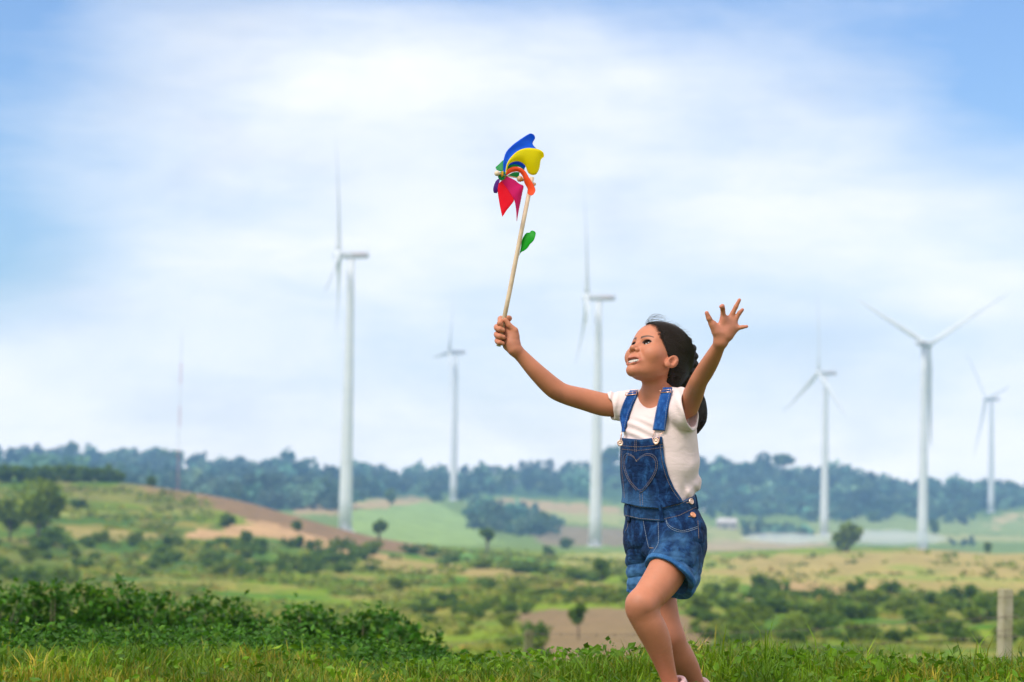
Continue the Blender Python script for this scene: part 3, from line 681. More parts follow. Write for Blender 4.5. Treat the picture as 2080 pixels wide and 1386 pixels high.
V, F, cl = grass_patch(150000, -1.75, 1.75, 6.6, 12.5, .075, .0022, rgn, .9)
nb = len(cl); dry = (rgn.random(nb) < (.09 + .5 * (fbm(V[::6, 0] * 2.6, V[::6, 1] * 2.6, 88) > .60)))
pn = fbm(V[::6, 0] * 2.2 + 9, V[::6, 1] * 2.2, 19)[:, None]; t = np.where(dry[:, None], np.array([1.7, 1.1, 2.6]), np.array([.80, 1, .8])) * rgn.uniform(.55, 1.25, (nb, 1)) * (.45 + 1.15 * pn)
o = mesh_obj('grass', V, F, M_gr, smooth=False); set_col(o, 'tint', t.repeat(6, 0)); tag(o, 'green and straw-coloured grass on the bank', kind='stuff')
# broad-leaved weeds among the grass
n = 22000; Y = rgn.uniform(6, 12.5, n); x = rgn.uniform(-1.75, 1.75, n) * Y / 7; kz = fbm(x * 1.1, Y * 1.1, 33); k_ = (kz > .5) | (rgn.random(n) < .3); x, Y = x[k_], Y[k_]
c = np.stack([x, Y, gz(x, Y) + rgn.uniform(.01, 1, len(x)) * (.05 + .045 * ss_(x / Y, -.04, .03) + .04 * (fbm(x * .9 + 4, Y * .9, 71) > .57))], 1); V, F = leaf_cards(c, .016, rgn, 1.7, .6)
o = mesh_obj('weeds', V, F, M_gr, smooth=False); set_col(o, 'tint', (rgn.uniform(.5, 1.2, (len(x), 1)) * np.array([.75, 1.05, .8])).repeat(4, 0)); tag(o, 'small broad-leaved weeds growing among the grass', kind='stuff')
# dry arching stalks on the right and dead grass heap
mb = MB(); rs = np.random.default_rng(4)
for k in range(46):
    x0 = rs.uniform(1.4, 2.5); Y0 = rs.uniform(12.5, 14); z0 = float(gz(x0, Y0)); a = rs.uniform(0, 6.28); Ls = rs.uniform(.25, .5)
    pts_ = [(x0, Y0, z0), (x0 + .1 * Ls * math.cos(a), Y0, z0 + Ls * .35), (x0 + .35 * Ls * math.cos(a), Y0, z0 + Ls * .6), (x0 + Ls * .7 * math.cos(a), Y0 + .1, z0 + Ls * .62), (x0 + Ls * math.cos(a), Y0 + .1, z0 + Ls * .45)]
    mb.tube(pts_, [.0022, .002, .0018, .0012, .0006], 4)
M_dry = simple('dry_stalk', (.36, .27, .13), (.48, .36, .2), 10, .8)
tag(mb.build('dry_stalks', M_dry), 'tangle of dry arching stalks behind the grass right of the girl', 'stalks')
rk = P(1484, 1292, 60); bm_ = bmesh.new(); bmesh.ops.create_icosphere(bm_, subdivisions=3, radius=.14)
rz_ = ground_at(1484, 1300, 62, 300); sR = rz_.y / 60
for v in bm_.verts: v.co = v.co * (1 + .3 * noise.noise(v.co * 9)) * sR; v.co.z *= .7
tag(mesh_obj('stone', [v.co + rz_ for v in bm_.verts], [[v.index for v in f.verts] for f in bm_.faces], simple('grey_stone', (.4, .38, .37), (.5, .48, .47), 6, .9)), 'pale grey stone on the slope right of the dirt patch', 'stone')

# ================================================================== AIR
def volume_mat(name, color, dens):
    m = bpy.data.materials.new(name); m.use_nodes = True; m.node_tree.nodes.clear(); N = NT(m.node_tree)
    v = N.n('ShaderNodeVolumePrincipled', inp={'Color': color, 'Density': dens}); o = N.n('ShaderNodeOutputMaterial'); N.l(v.outputs[0], o.inputs['Volume']); return m
# ================================================================== implicit surfaces for the girl
def smin(a, b, k):
    if k <= 0: return np.minimum(a, b)
    h = np.maximum(k - np.abs(a - b), 0) / k; return np.minimum(a, b) - h * h * k * .25
def smax(a, b, k): return -smin(-a, -b, k)
def A3(v): return np.array(v, dtype=np.float64)
def s_rc(a, b, ra, rb):
    a = A3(a); b = A3(b); ba = b - a; bb = max(ba @ ba, 1e-12)
    def f(p):
        pa = p - a; h = np.clip(pa @ ba / bb, 0, 1); return np.linalg.norm(pa - h[:, None] * ba, axis=1) - (ra + (rb - ra) * h)
    return f
def s_ell(c, s, R=None):
    c = A3(c); s = A3(s); R = np.eye(3) if R is None else R       # rows of R are the axes
    def f(p):
        q = (p - c) @ R.T; k0 = np.linalg.norm(q / s, axis=1); k1 = np.linalg.norm(q / (s * s), axis=1)
        return np.where(k1 > 1e-9, k0 * (k0 - 1) / np.maximum(k1, 1e-9), -s.min())
    return f
def s_plane(c, n):
    c = A3(c); n = A3(n); n = n / np.linalg.norm(n)
    return lambda p: (p - c) @ n
class Prog:
    def __init__(s, ops=None): s.ops = list(ops or [])
    def add(s, f, k=0.): s.ops.append(('a', f, k)); return s
    def sub(s, f, k=0.): s.ops.append(('s', f, k)); return s
    def inter(s, f, k=0.): s.ops.append(('i', f, k)); return s
    def disp(s, f): s.ops.append(('d', f, 0)); return s
    def off(s, v): s.ops.append(('o', v, 0)); return s
    def __call__(s, p):
        one = len(p) == 1
        c = p.mean(0); R = np.sqrt(((p - c) ** 2).sum(1).max()); d = np.full(len(p), 9. if one else .06 + R)
        km = max([k for kd, f, k in s.ops if kd in 'asi'] + [0]) + .022 + R * 1.3
        for kind, f, k in s.ops:
            if kind == 'o': d = d - f; continue
            if kind == 'd': d = d + f(p); continue
            if not one and kind in 'as' and f(c[None])[0] > km: continue
            v = f(p)
            if kind == 'a': d = smin(d, v, k)
            elif kind == 's': d = smax(d, -v, k)
            else: d = smax(d, v, k)
        return d
_CE = [(0,1),(2,3),(4,5),(6,7),(0,2),(1,3),(4,6),(5,7),(0,4),(1,5),(2,6),(3,7)]
def surface(f, lo, hi, h, smooth=1):
    """surface nets over blocks near the surface -> vertices, quads"""
    lo = A3(lo); hi = A3(hi); B = 8; S = 4
    nb = np.ceil((hi - lo) / (h * B)).astype(int); NJ = nb[1] * B + 4; NK = nb[2] * B + 4
    gi = np.arange(B + 1); G = np.stack(np.meshgrid(gi, gi, gi, indexing='ij'), -1).reshape(-1, 3)
    ids = []; pos = []; E = []
    ns = np.ceil(nb / S).astype(int); half = h * B * .5 * 1.7321
    for si in range(ns[0]):
        for sj in range(ns[1]):
            for sk in range(ns[2]):
                c = lo + (np.array([si, sj, sk]) + .5) * S * B * h
                if f(c[None])[0] > S * half + .02: continue
                bi = np.stack(np.meshgrid(np.arange(si*S, min(si*S+S, nb[0])), np.arange(sj*S, min(sj*S+S, nb[1])), np.arange(sk*S, min(sk*S+S, nb[2])), indexing='ij'), -1).reshape(-1, 3)
                if not len(bi): continue
                fc = f(lo + (bi + .5) * B * h); bi = bi[np.abs(fc) < half * 1.15 + .006]
                if not len(bi): continue
                idx = bi[:, None, :] * B + G[None]                      # (nb,729,3)
                v = f((lo + idx.reshape(-1, 3) * h)).reshape(len(bi), B+1, B+1, B+1); v = np.where(v == 0, 1e-9, v)
                s = v < 0
                c8 = [v[:, a:B+a, b:B+b, cc:B+cc] for cc in (0, 1) for b in (0, 1) for a in (0, 1)]   # bit0=x bit1=y bit2=z
                st = sum((x < 0).astype(np.int8) for x in c8); act = (st > 0) & (st < 8)
                if not act.any(): continue
                w_ = np.argwhere(act); vals = np.stack([x[act] for x in c8], 1)
                acc = np.zeros((len(w_), 3)); cnt = np.zeros(len(w_))
                co = np.array([[i & 1, (i >> 1) & 1, (i >> 2) & 1] for i in range(8)], float)
                for a, b in _CE:
                    m_ = (vals[:, a] < 0) != (vals[:, b] < 0); t = vals[:, a] / np.where(m_, vals[:, a] - vals[:, b], 1)
                    q = co[a] + t[:, None] * (co[b] - co[a]); acc[m_] += q[m_]; cnt[m_] += 1
                cell = bi[w_[:, 0]] * B + w_[:, 1:]; pos.append(lo + (cell + acc / cnt[:, None]) * h)
                ids.append((cell[:, 0].astype(np.int64) * NJ + cell[:, 1]) * NK + cell[:, 2])
                for ax in range(3):
                    sl0 = [slice(None)] + [slice(0, B)] * 3; sl1 = list(sl0); sl1[ax + 1] = slice(1, B + 1)
                    x = s[tuple(sl0)]; y = s[tuple(sl1)]; e = np.argwhere(x != y)
                    if len(e):
                        ce = bi[e[:, 0]] * B + e[:, 1:]; E.append(np.column_stack([np.full(len(e), ax), x[tuple(e.T)].astype(int), ce]))
    ids = np.concatenate(ids); pos = np.concatenate(pos); o = np.argsort(ids); ids = ids[o]; pos = pos[o]; E = np.concatenate(E)
    Q = []
    for ax in range(3):
        e = E[E[:, 0] == ax]; c = e[:, 2:]; a1, a2 = [(1, 2), (2, 0), (0, 1)][ax]; q = []
        for d1, d2 in ((0, 0), (-1, 0), (-1, -1), (0, -1)):
            cc = c.copy(); cc[:, a1] += d1; cc[:, a2] += d2; key = (cc[:, 0].astype(np.int64) * NJ + cc[:, 1]) * NK + cc[:, 2]
            k = np.clip(np.searchsorted(ids, key), 0, len(ids) - 1); q.append(np.where(ids[k] == key, k, -1))
        q = np.stack(q, 1); ok = (q >= 0).all(1); q = q[ok]; flip = e[ok, 1] == 0; q[flip] = q[flip][:, ::-1]; Q.append(q)
    Q = np.concatenate(Q)
    for _ in range(smooth):
        acc = np.zeros_like(pos); cnt = np.zeros(len(pos))
        for i in range(4):
            a = Q[:, i]; b = Q[:, (i + 1) % 4]
            for k in range(3): acc[:, k] += np.bincount(a, pos[b, k], len(pos)) + np.bincount(b, pos[a, k], len(pos))
            cnt += np.bincount(a, minlength=len(pos)) + np.bincount(b, minlength=len(pos))
        pos = pos * .5 + .5 * acc / np.maximum(cnt, 1)[:, None]
    return pos, Q
def n3(p, s, seed=0.):
    """cheap smooth 3-D noise, -1..1"""
    q = p * s + seed
    return (np.sin(q[:, 0] * 1.7 + np.sin(q[:, 1] * 1.3 + 1.1)) + np.sin(q[:, 1] * 1.9 + np.sin(q[:, 2] * 1.5 + 2.3)) + np.sin(q[:, 2] * 1.6 + np.sin(q[:, 0] * 1.8 + .7))) / 3
def ppx(p):
    v = p - NP(CAM); d = v @ NP(fw); return np.stack([1040 + FPX * (v @ NP(CR)) / d, 693 - FPX * (v @ NP(CU)) / d], 1)
def poly_sd(xy, poly):
    """signed distance in pixels to a closed polygon (negative inside)"""
    d = np.full(len(xy), 1e9); poly = np.array(poly, float); n = len(poly)
    for i in range(n):
        a = poly[i]; b = poly[(i + 1) % n]; ba = b - a; pa = xy - a; h = np.clip(pa @ ba / max(ba @ ba, 1e-9), 0, 1)
        d = np.minimum(d, np.linalg.norm(pa - h[:, None] * ba, axis=1))
    return np.where(pip(xy[:, 0], xy[:, 1], [tuple(q) for q in poly]), -d, d)
PXM = 7.0 / FPX
def prc(a, b, ra, rb):
    """tapered limb piece: ends (px, py, depth), radii in picture pixels"""
    return s_rc(NP(J(*a)), NP(J(*b)), ra * (7 + a[2]) / FPX, rb * (7 + b[2]) / FPX)
def chain(prog, pts, k=.012):
    q = spline(pts, (len(pts) - 1) * 5 + 1); limb = Prog()
    for (a, b) in zip(q[:-1], q[1:]): limb.add(prc(a[:3], b[:3], a[3], b[3]), 0)
    prog.add(limb, k)
def spline(pts, n):
    """Catmull-Rom through points"""
    pts = np.array(pts, float); m = len(pts); t = np.linspace(0, m - 1, n); out = []
    for x in t:
        i = min(int(x), m - 2); f = x - i; p0 = pts[max(i - 1, 0)]; p1 = pts[i]; p2 = pts[i + 1]; p3 = pts[min(i + 2, m - 1)]
        out.append(.5 * ((2 * p1) + (-p0 + p2) * f + (2 * p0 - 5 * p1 + 4 * p2 - p3) * f * f + (-p0 + 3 * p1 - 3 * p2 + p3) * f ** 3))
    return np.array(out)
# ================================================================== THE GIRL
girl = empty('person', J(1350, 1440, 0)); tag(girl, 'girl in denim dungaree shorts and a pale T-shirt, running with both arms raised', 'person')
YAW = math.radians(45)
TF = np.array([-math.sin(YAW), -math.cos(YAW), 0]); TL = np.array([math.cos(YAW), -math.sin(YAW), 0]); TU = np.array([0, 0, 1.])
lean = .10; TU = TU + np.array([-lean, 0, 0]); TU /= np.linalg.norm(TU)
TR = np.stack([TL, TF, TU])
def te(px, py, dd, l, f, u): return s_ell(NP(J(px, py, dd)), (l, f, u), TR)
# head frame
hy, hp, hr_ = math.radians(52), math.radians(31), math.radians(7)
HF = np.array([-math.sin(hy) * math.cos(hp), -math.cos(hy) * math.cos(hp), math.sin(hp)])
HL0 = np.array([math.cos(hy), -math.sin(hy), 0]); HU0 = np.cross(HF, HL0)
HL = HL0 * math.cos(hr_) + HU0 * math.sin(hr_); HU = HU0 * math.cos(hr_) - HL0 * math.sin(hr_)
HM = np.stack([HL, HF, HU]); HO = NP(J(1335.5, 727, -.01)); HS = 1.0
def H(l, f, u): return HO + (l * HL + f * HF + u * HU) * HS
def hl(p): return (p - HO) @ HM.T / HS
def mirror(f):      # evaluate in head space with |l|
    def g(p):
        q = hl(p); q[:, 0] = np.abs(q[:, 0]); return f(q) * HS
    return g
def hsp(f): return lambda p: f(hl(p)) * HS

body = Prog()
# torso and neck
body.add(te(1340, 893, 0, .098, .070, .112)); body.add(te(1340, 985, 0, .090, .074, .11), .05); body.add(te(1348, 1075, .005, .100, .082, .085), .05)
body.add(prc((1278, 826, .07), (1392, 823, -.065), 20, 20), .03)
body.add(prc((1326, 835, .005), (1338, 770, 0), 29, 28), .03)
body.add(prc((1302, 818, .04), (1330, 797, 0), 12, 20), .03); body.add(prc((1368, 818, -.04), (1340, 797, 0), 12, 20), .03)
# arms
chain(body, [(1275, 822, .08, 22), (1232, 823, .08, 23.5), (1187, 811.5, .07, 22.3), (1146, 800, .05, 20.2), (1122, 786, .04, 20.5), (1088, 754, .02, 17.3), (1062, 726, .01, 14), (1045, 709, 0, 13)], .02)
chain(body, [(1396, 824, -.075, 24), (1408, 802, -.12, 21), (1419, 775, -.20, 18.6), (1433, 752, -.245, 18.6), (1447, 728, -.30, 16.6), (1458, 707, -.34, 13.6), (1464, 695, -.36, 12.8)], .02)
# legs
chain(body, [(1378, 1100, -.05, 38), (1352, 1166, -.12, 39), (1306, 1226, -.19, 30)], .02)
chain(body, [(1300, 1230, -.195, 28.5), (1301, 1243, -.19, 28), (1318, 1268, -.175, 31), (1334, 1301, -.155, 28.3), (1348, 1343, -.13, 21), (1359, 1378, -.11, 16.6), (1364, 1398, -.10, 16)], .022)
chain(body, [(1320, 1110, .05, 44), (1331, 1170, .05, 39), (1342, 1225, .045, 33), (1358, 1290, .03, 28)], .03)
chain(body, [(1359, 1298, .03, 27.5), (1378, 1332, .07, 30), (1395, 1362, .12, 27), (1413, 1398, .17, 19), (1420, 1412, .19, 16)], .03)
# feet inside the shoes
chain(body, [(1366, 1402, -.10, 14), (1345, 1424, -.16, 11), (1330, 1434, -.20, 8)], .02)
chain(body, [(1421, 1414, .19, 14), (1418, 1428, .15, 11), (1405, 1436, .11, 8)], .02)
# near open hand: palm
Lh = [(1472, 664, -.365)]
for (a, b, ra, rb) in [((1464, 694, -.36), (1461, 678, -.365), 12.5, 12), ((1464, 694, -.36), (1478, 676, -.365), 12, 12),
                       ((1461, 680, -.367), (1471, 650, -.372), 10.5, 8), ((1475, 678, -.366), (1484, 653, -.372), 10.5, 8), ((1480, 682, -.366), (1491, 664, -.368), 9.5, 7.5),
                       ((1464, 672, -.37), (1486, 664, -.37), 10, 9), ((1456, 672, -.372), (1449, 660, -.378), 9, 7)]:
    body.add(prc(a, b, ra, rb), .010)
def finger(pts, k0=.010): 
    body.add(prc(pts[0][:3], pts[1][:3], pts[0][3], pts[1][3]), k0)
    for a, b in zip(pts[1:-1], pts[2:]): body.add(prc(a[:3], b[:3], a[3], b[3]), .0022)
finger([(1454, 671, -.372, 7.5), (1445, 656, -.380, 6.0), (1440, 647, -.386, 5.6), (1435.5, 636, -.390, 4.2)])
finger([(1470, 655, -.372, 6.6), (1469, 641, -.378, 5.4), (1468, 628, -.388, 4.9), (1467.3, 622.5, -.402, 4.6), (1464.5, 623.5, -.414, 3.9)])
finger([(1482, 654, -.372, 6.4), (1488, 637, -.376, 4.9), (1495, 623, -.380, 4.5), (1502, 609.5, -.384, 3.5)])
finger([(1489, 661, -.370, 6.2), (1496, 646, -.374, 4.7), (1502, 636, -.378, 4.4), (1508, 629.5, -.382, 3.5)])
finger([(1490, 671, -.368, 6.4), (1500, 666.5, -.372, 4.4), (1508, 664.8, -.376, 4.0), (1517, 663.5, -.380, 3.1)])
body.sub(s_ell(NP(J(1471, 664, -.393)), (.011, .007, .013)), .010)
body.sub(prc((1466, 653, -.387), (1484, 676, -.386), .8, .8), .002); body.sub(prc((1456, 664, -.389), (1470, 680, -.388), .7, .7), .002)
# far fist closed round the stick
for (a, b, ra, rb) in [((1045, 709, 0), (1040, 697, .002), 13, 13.5), ((1040, 697, .002), (1037, 680, .006), 13, 12), ((1044, 695, 0), (1042, 676, .002), 10, 9), ((1031, 702, .008), (1027, 686, .014), 9.5, 9),
                       ((1036, 682, .010), (1026, 662, .018), 10, 8)]:
    body.add(prc(a, b, ra, rb), .012)
finger([(1045, 682, -.002, 9), (1045, 672, -.006, 7.2), (1034, 661, -.010, 5.8), (1026.5, 650, -.012, 4.4)], .010)
def fist(y, r, x0=1006, dy=0, tx=1026, ty=0):
    s = [(1034, y - 4 + dy, .022, r), (1017, y - 3 + dy, .024, r), (x0 + r * .9, y - 1 + dy, .010, r * .98), (x0 + r * 1.0, y + 1, -.008, r * .95), (1015, y + 3 + ty * .5, -.0185, r * .9), (tx - r * .7, y + 5 + ty, -.017, r * .8)]
    body.add(prc(s[0][:3], s[1][:3], s[0][3], s[1][3]), .008)
    for a, b in zip(s[1:-1], s[2:]): body.add(prc(a[:3], b[:3], a[3], b[3]), .0016)
fist(653, 6.2, 1011, -2, 1022, 2); fist(666, 6.7, 1003.5); fist(680.5, 6.5, 1003.5, tx=1027); fist(693, 5.8, 1005, tx=1025)
# head: skull, face, jaw
hd = Prog()
hd.add(s_ell((0, -.012, .030), (.071, .088, .073)))
hd.add(s_ell((0, .028, -.022), (.0605, .056, .066)), .03)
hd.add(s_ell((0, .040, .034), (.053, .043, .044)), .025)
M_ = Prog()   # mirrored features (|l|)
headf = Prog()
headf.add(hsp(hd))
headf.add(mirror(s_ell((.0365, .053, -.029), (.0255, .0245, .024))), .022)
headf.add(mirror(s_rc((.035, .005, -.048), (.004, .063, -.089), .016, .0145)), .028)
headf.add(hsp(s_ell((0, .070, -.090), (.016, .015, .014))), .014)
headf.add(hsp(s_ell((0, .0675, -.055), (.028, .022, .022))), .014)
headf.add(mirror(s_rc((.010, .076, .012), (.040, .060, .013), .009, .008)), .014)
headf.add(hsp(s_rc((0, .0735, .004), (0, .0915, -.028), .0055, .0085)), .014)
headf.sub(mirror(s_ell((.028, .086, -.0055), (.015, .008, .008))), .010)
EY = np.array([.0275, .0630, -.0035]); ER = .0135
headf.add(mirror(s_ell(EY, (ER + .0016,) * 3)), .005)
headf.add(hsp(s_ell((0, .0965, -.031), (.0095, .0090, .0080))), .006)
headf.add(mirror(s_ell((.0120, .0875, -.0345), (.0070, .0080, .0062))), .003)
headf.sub(mirror(s_ell((.0066, .0935, -.0405), (.0040, .0055, .0042))), .0012)
ca, sa = math.cos(.16), math.sin(.16); RE = np.array([[ca, 0, sa], [0, 1, 0], [-sa, 0, ca]])
headf.sub(mirror(s_ell(EY + np.array([.0005, ER, .0006]), (.0122, .011, .0068), RE)), .001)
headf.sub(mirror(s_rc((.020, .0795, .0054), (.036, .0740, .0068), .0006, .0006)), .0025)
# mouth: smile with corners raised
SM = 10.
def smile(f):
    def g(p):
        q = hl(p); q[:, 0] = np.abs(q[:, 0]); q[:, 2] -= SM * q[:, 0] ** 2 - .0045; return f(q) * HS
    return g
for a, b, ra, rb in [((.030, .0715, -.0590), (.012, .0868, -.0550), .0020, .0026), ((.012, .0868, -.0550), (0, .0892, -.0558), .0026, .0027),
                     ((.029, .0715, -.0625), (.012, .0848, -.0740), .0020, .0032), ((.012, .0848, -.0740), (0, .0868, -.0758), .0036, .0038)]:
    headf.add(smile(s_rc(a, b, ra, rb)), .004)
headf.sub(smile(s_ell((0, .087, -.0650), (.0265, .018, .0088))), .0025)
headf.sub(mirror(s_rc((.025, .084, -.040), (.033, .078, -.056), .0008, .0008)), .012)   # smile crease
headf.sub(hsp(s_rc((0, .0985, -.042), (0, .0965, -.052), .0012, .0016)), .003)
# ears
ce, se = math.cos(.35), math.sin(.35); RX = np.array([[.97, .24, 0], [-.24 * ce, .97 * ce, se], [.24 * se, -.97 * se, ce]])
EC = np.array([.0735, .000, -.026])
def earl(c): return EC + RX.T @ A3(c)
ear = Prog()
ear.add(s_ell(EC, (.0055, .0162, .0230), RX)); ear.add(s_rc(earl((-.006, .008, -.010)), earl((-.008, .0, .012)), .008, .009), .008)
ear.add(s_ell(earl((.001, .006, -.022)), (.0055, .0095, .0085), RX), .006)
ear.sub(s_ell(earl((.0080, .001, .0030)), (.0082, .0118, .0172), RX), .0025)
ear.add(s_rc(earl((.002, -.008, -.010)), earl((.003, -.006, .010)), .0028, .0028), .004); ear.add(s_rc(earl((.003, -.006, .010)), earl((.001, .006, .014)), .0024, .002), .004)
ear.sub(s_ell(earl((.004, .005, -.004)), (.006, .0062, .0085), RX), .002)
ear.add(s_ell(earl((.002, .0135, -.006)), (.004, .0038, .0055), RX), .003)
headf.add(mirror(ear), .006)
body.add(headf, .022)
lo = NP(J(978, 1452, 0)); hi = NP(J(1525, 595, 0)); lo[1] = 6.50; hi[1] = 7.35
bV, bF = surface(body, lo, hi, .0017, 1)
skin, N, b = material('skin')
vc = N.n('ShaderNodeVertexColor', layer_name='pigment').outputs[0]; oc = N.n('ShaderNodeTexCoord').outputs['Object']
mr = N.n('ShaderNodeMapRange'); N.l(N.noise(oc, 38, 5, .6), mr.inputs[0]); mr.inputs[3].default_value = .88; mr.inputs[4].default_value = 1.12
N.l(N.mix(1, vc, mr.outputs[0], 'MULTIPLY'), b.inputs['Base Color']); b.inputs['Roughness'].default_value = .52; b.inputs['Specular IOR Level'].default_value = .36
b.inputs['Subsurface Weight'].default_value = .12; b.inputs['Subsurface Radius'].default_value = (1, .35, .2); b.inputs['Subsurface Scale'].default_value = .008
bp = N.n('ShaderNodeBump', inp={'Strength': .30, 'Distance': .002}); N.l(N.noise(oc, 260, 6, .7), bp.inputs['Height']); N.l(bp.outputs[0], b.inputs['Normal'])
bo = mesh_obj('body', bV, bF, skin, girl)
# pigment of skin: lips, brows, palms, knees
q = hl(bV); al = np.abs(q[:, 0]); inh = (np.abs(q) < .13).all(1) & (q[:, 1] > -.03)
base = np.array([.49, .182, .100]); Cc = np.tile(base, (len(bV), 1))
def blend(mask, col, amt=1.0):
    global Cc
    m_ = np.clip(mask, 0, 1)[:, None] * amt; Cc = Cc * (1 - m_) + np.array(col) * m_
def ss(a, b, x): t = np.clip((x - a) / (b - a), 0, 1); return t * t * (3 - 2 * t)
u2 = q[:, 2] - SM * al ** 2 + .0045
lipd = np.minimum(np.abs(u2 + .0560 + .0 * al), 1)
dm = np.sqrt((al / .0300) ** 2 + ((u2 + .0645) / .0148) ** 2)
blend(ss(1.06, .90, dm) * inh * (q[:, 1] > .070), (.45, .135, .10), .62)
blend(ss(.80, .62, dm) * inh * (q[:, 1] > .066) * (q[:, 1] < .083), (.16, .03, .03), .9)
ck = np.sqrt(((al - .040) / .022) ** 2 + ((q[:, 2] + .032) / .022) ** 2); blend(ss(1.1, .3, ck) * inh, (.46, .165, .088), .6)
nt = np.sqrt((q[:, 0] / .014) ** 2 + ((q[:, 2] + .032) / .013) ** 2 + ((q[:, 1] - .095) / .014) ** 2); blend(ss(1.2, .4, nt), (.43, .155, .088), .6)
# eyebrows
bx = np.clip((al - .010) / .034, 0, 1); bu = .0090 + .007 * np.sin(bx * 2.1) ; bw = .0040 * (1 - .62 * bx)
blend(ss(1.25, .6, np.abs(q[:, 2] - bu) / bw) * (al > .009) * (al < .045) * inh * (q[:, 1] > .045), (.030, .017, .012), .9)
# lash line
ed = np.sqrt(((al - EY[0] - .0005) * ca + (q[:, 2] - EY[2] - .0006) * sa) ** 2 / .0122 ** 2 + ((q[:, 2] - EY[2] - .0006) * ca - (al - EY[0] - .0005) * sa) ** 2 / .0068 ** 2)
upl = ((q[:, 2] - EY[2]) * ca - (al - EY[0]) * sa) > .0
blend(ss(1.38, 1.12, ed) * ss(.6, .8, ed) * upl * inh * (q[:, 1] > .055), (.02, .012, .01), .95)
blend(ss(1.35, 1.1, ed) * (~upl) * inh * (q[:, 1] > .055), (.22, .085, .05), .5)
er = np.linalg.norm((np.stack([al, q[:, 1], q[:, 2]], 1) - EC), axis=1); blend(ss(.034, .018, er), (.46, .15, .082), .5)
def near_px(px, py, r, dd0=-9, dd1=9):
    xy = ppx(bV); return ss(1, .5, np.hypot(xy[:, 0] - px, xy[:, 1] - py) / r) * (bV[:, 1] - 7 > dd0) * (bV[:, 1] - 7 < dd1)
blend(near_px(1474, 664, 36, -.6, -.3), (.52, .20, .13), .8)
blend(near_px(1036, 690, 26, -.3, .3), (.44, .175, .11), .5)
for tip in ((1435, 634), (1465, 623), (1502, 609), (1508, 629), (1517, 664)): blend(near_px(*tip, 9, -.6, -.3), (.52, .16, .10), .6)
blend(near_px(1292, 1238, 34, -.4, -.1), (.30, .115, .065), .4); blend(near_px(1130, 806, 20), (.30, .115, .065), .4)
set_col(bo, 'pigment', Cc)

# eyes, teeth
M_eyew, N, b = material('eye_surface'); vc = N.n('ShaderNodeVertexColor', layer_name='pigment').outputs[0]; N.l(vc, b.inputs['Base Color']); b.inputs['Roughness'].default_value = .12
for sgn in (1, -1):
    bm_ = bmesh.new(); bmesh.ops.create_uvsphere(bm_, u_segments=48, v_segments=32, radius=ER)
    c = A3(EY); c[0] *= sgn; look = HF * .86 + HU * .34 + HL * (.24); look /= np.linalg.norm(look)
    V = np.array([NP(v.co) for v in bm_.verts]); F = [[v.index for v in f.verts] for f in bm_.faces]
    cs = (V / ER) @ look; Ce = np.tile([.46, .44, .43], (len(V), 1)); Ce[cs > math.cos(.66)] = (.035, .018, .010); Ce[cs > math.cos(.26)] = (.004, .004, .004)
    V = V * (1 + .05 * ss(math.cos(.62), 1, cs))[:, None]
    o = mesh_obj('eye', V + H(*c), F, M_eyew, girl); set_col(o, 'pigment', Ce); bm_.free()
    # lashes
    mb = MB()
    for t_ in np.linspace(-.6, 1, 12):
        x = EY[0] + .0005 + .0110 * t_; zz = EY[2] + .0006 + .0068 * math.sqrt(max(0, 1 - t_ * t_)) + .16 * .0110 * t_
        f0 = EY[1] + math.sqrt(max(1e-6, (ER + .0016) ** 2 - (x - EY[0]) ** 2 - (zz - EY[2]) ** 2))
        a = H(x * sgn, f0 - .0008, zz); b_ = H((x + .0016 * t_) * sgn, f0 + .0026, zz + .0001); c_ = H((x + .0024 * t_) * sgn, f0 + .0044, zz + .0012); mb.tube([a, b_, c_], [.0004, .0003, .0001], 4)
    mb.build('eyelashes', simple('lash', (.012, .009, .008), None, 1, .6), girl)
M_teeth = simple('tooth_enamel', (.50, .45, .40), (.56, .51, .46), 60, .25); M_mouth = simple('mouth_inside', (.28, .05, .05), (.34, .08, .07), 60, .5)
mb = MB()
for k in range(-4, 5):
    x = k * .0050; f0 = .0812 - 12 * x * x; hgt = [.0112, .0108, .0092, .0082, .007][abs(k)]; uu = -.0635 + SM * x * x * .9
    a = math.atan(-24 * x); V = []
    bm_ = bmesh.new(); bmesh.ops.create_icosphere(bm_, subdivisions=2, radius=1)
    for v in bm_.verts:
        s3 = [math.copysign(abs(t_) ** .6, t_) for t_ in v.co]; lx = s3[0] * .00225; lf = s3[1] * .0022
        V.append(H(x + lx * math.cos(a) - lf * math.sin(a) * -1, f0 + lf + lx * math.sin(a), uu - hgt * .35 + s3[2] * hgt * .5))
    mb.add(V, [[v.index for v in f.verts] for f in bm_.faces])
mb.build('teeth', M_teeth, girl)
bm_ = bmesh.new(); bmesh.ops.create_icosphere(bm_, subdivisions=3, radius=1)
mesh_obj('tongue', [H(v.co.x * .015, .072 + v.co.y * .010, -.0750 + v.co.z * .0042) for v in bm_.verts], [[v.index for v in f.verts] for f in bm_.faces], M_mouth, girl)
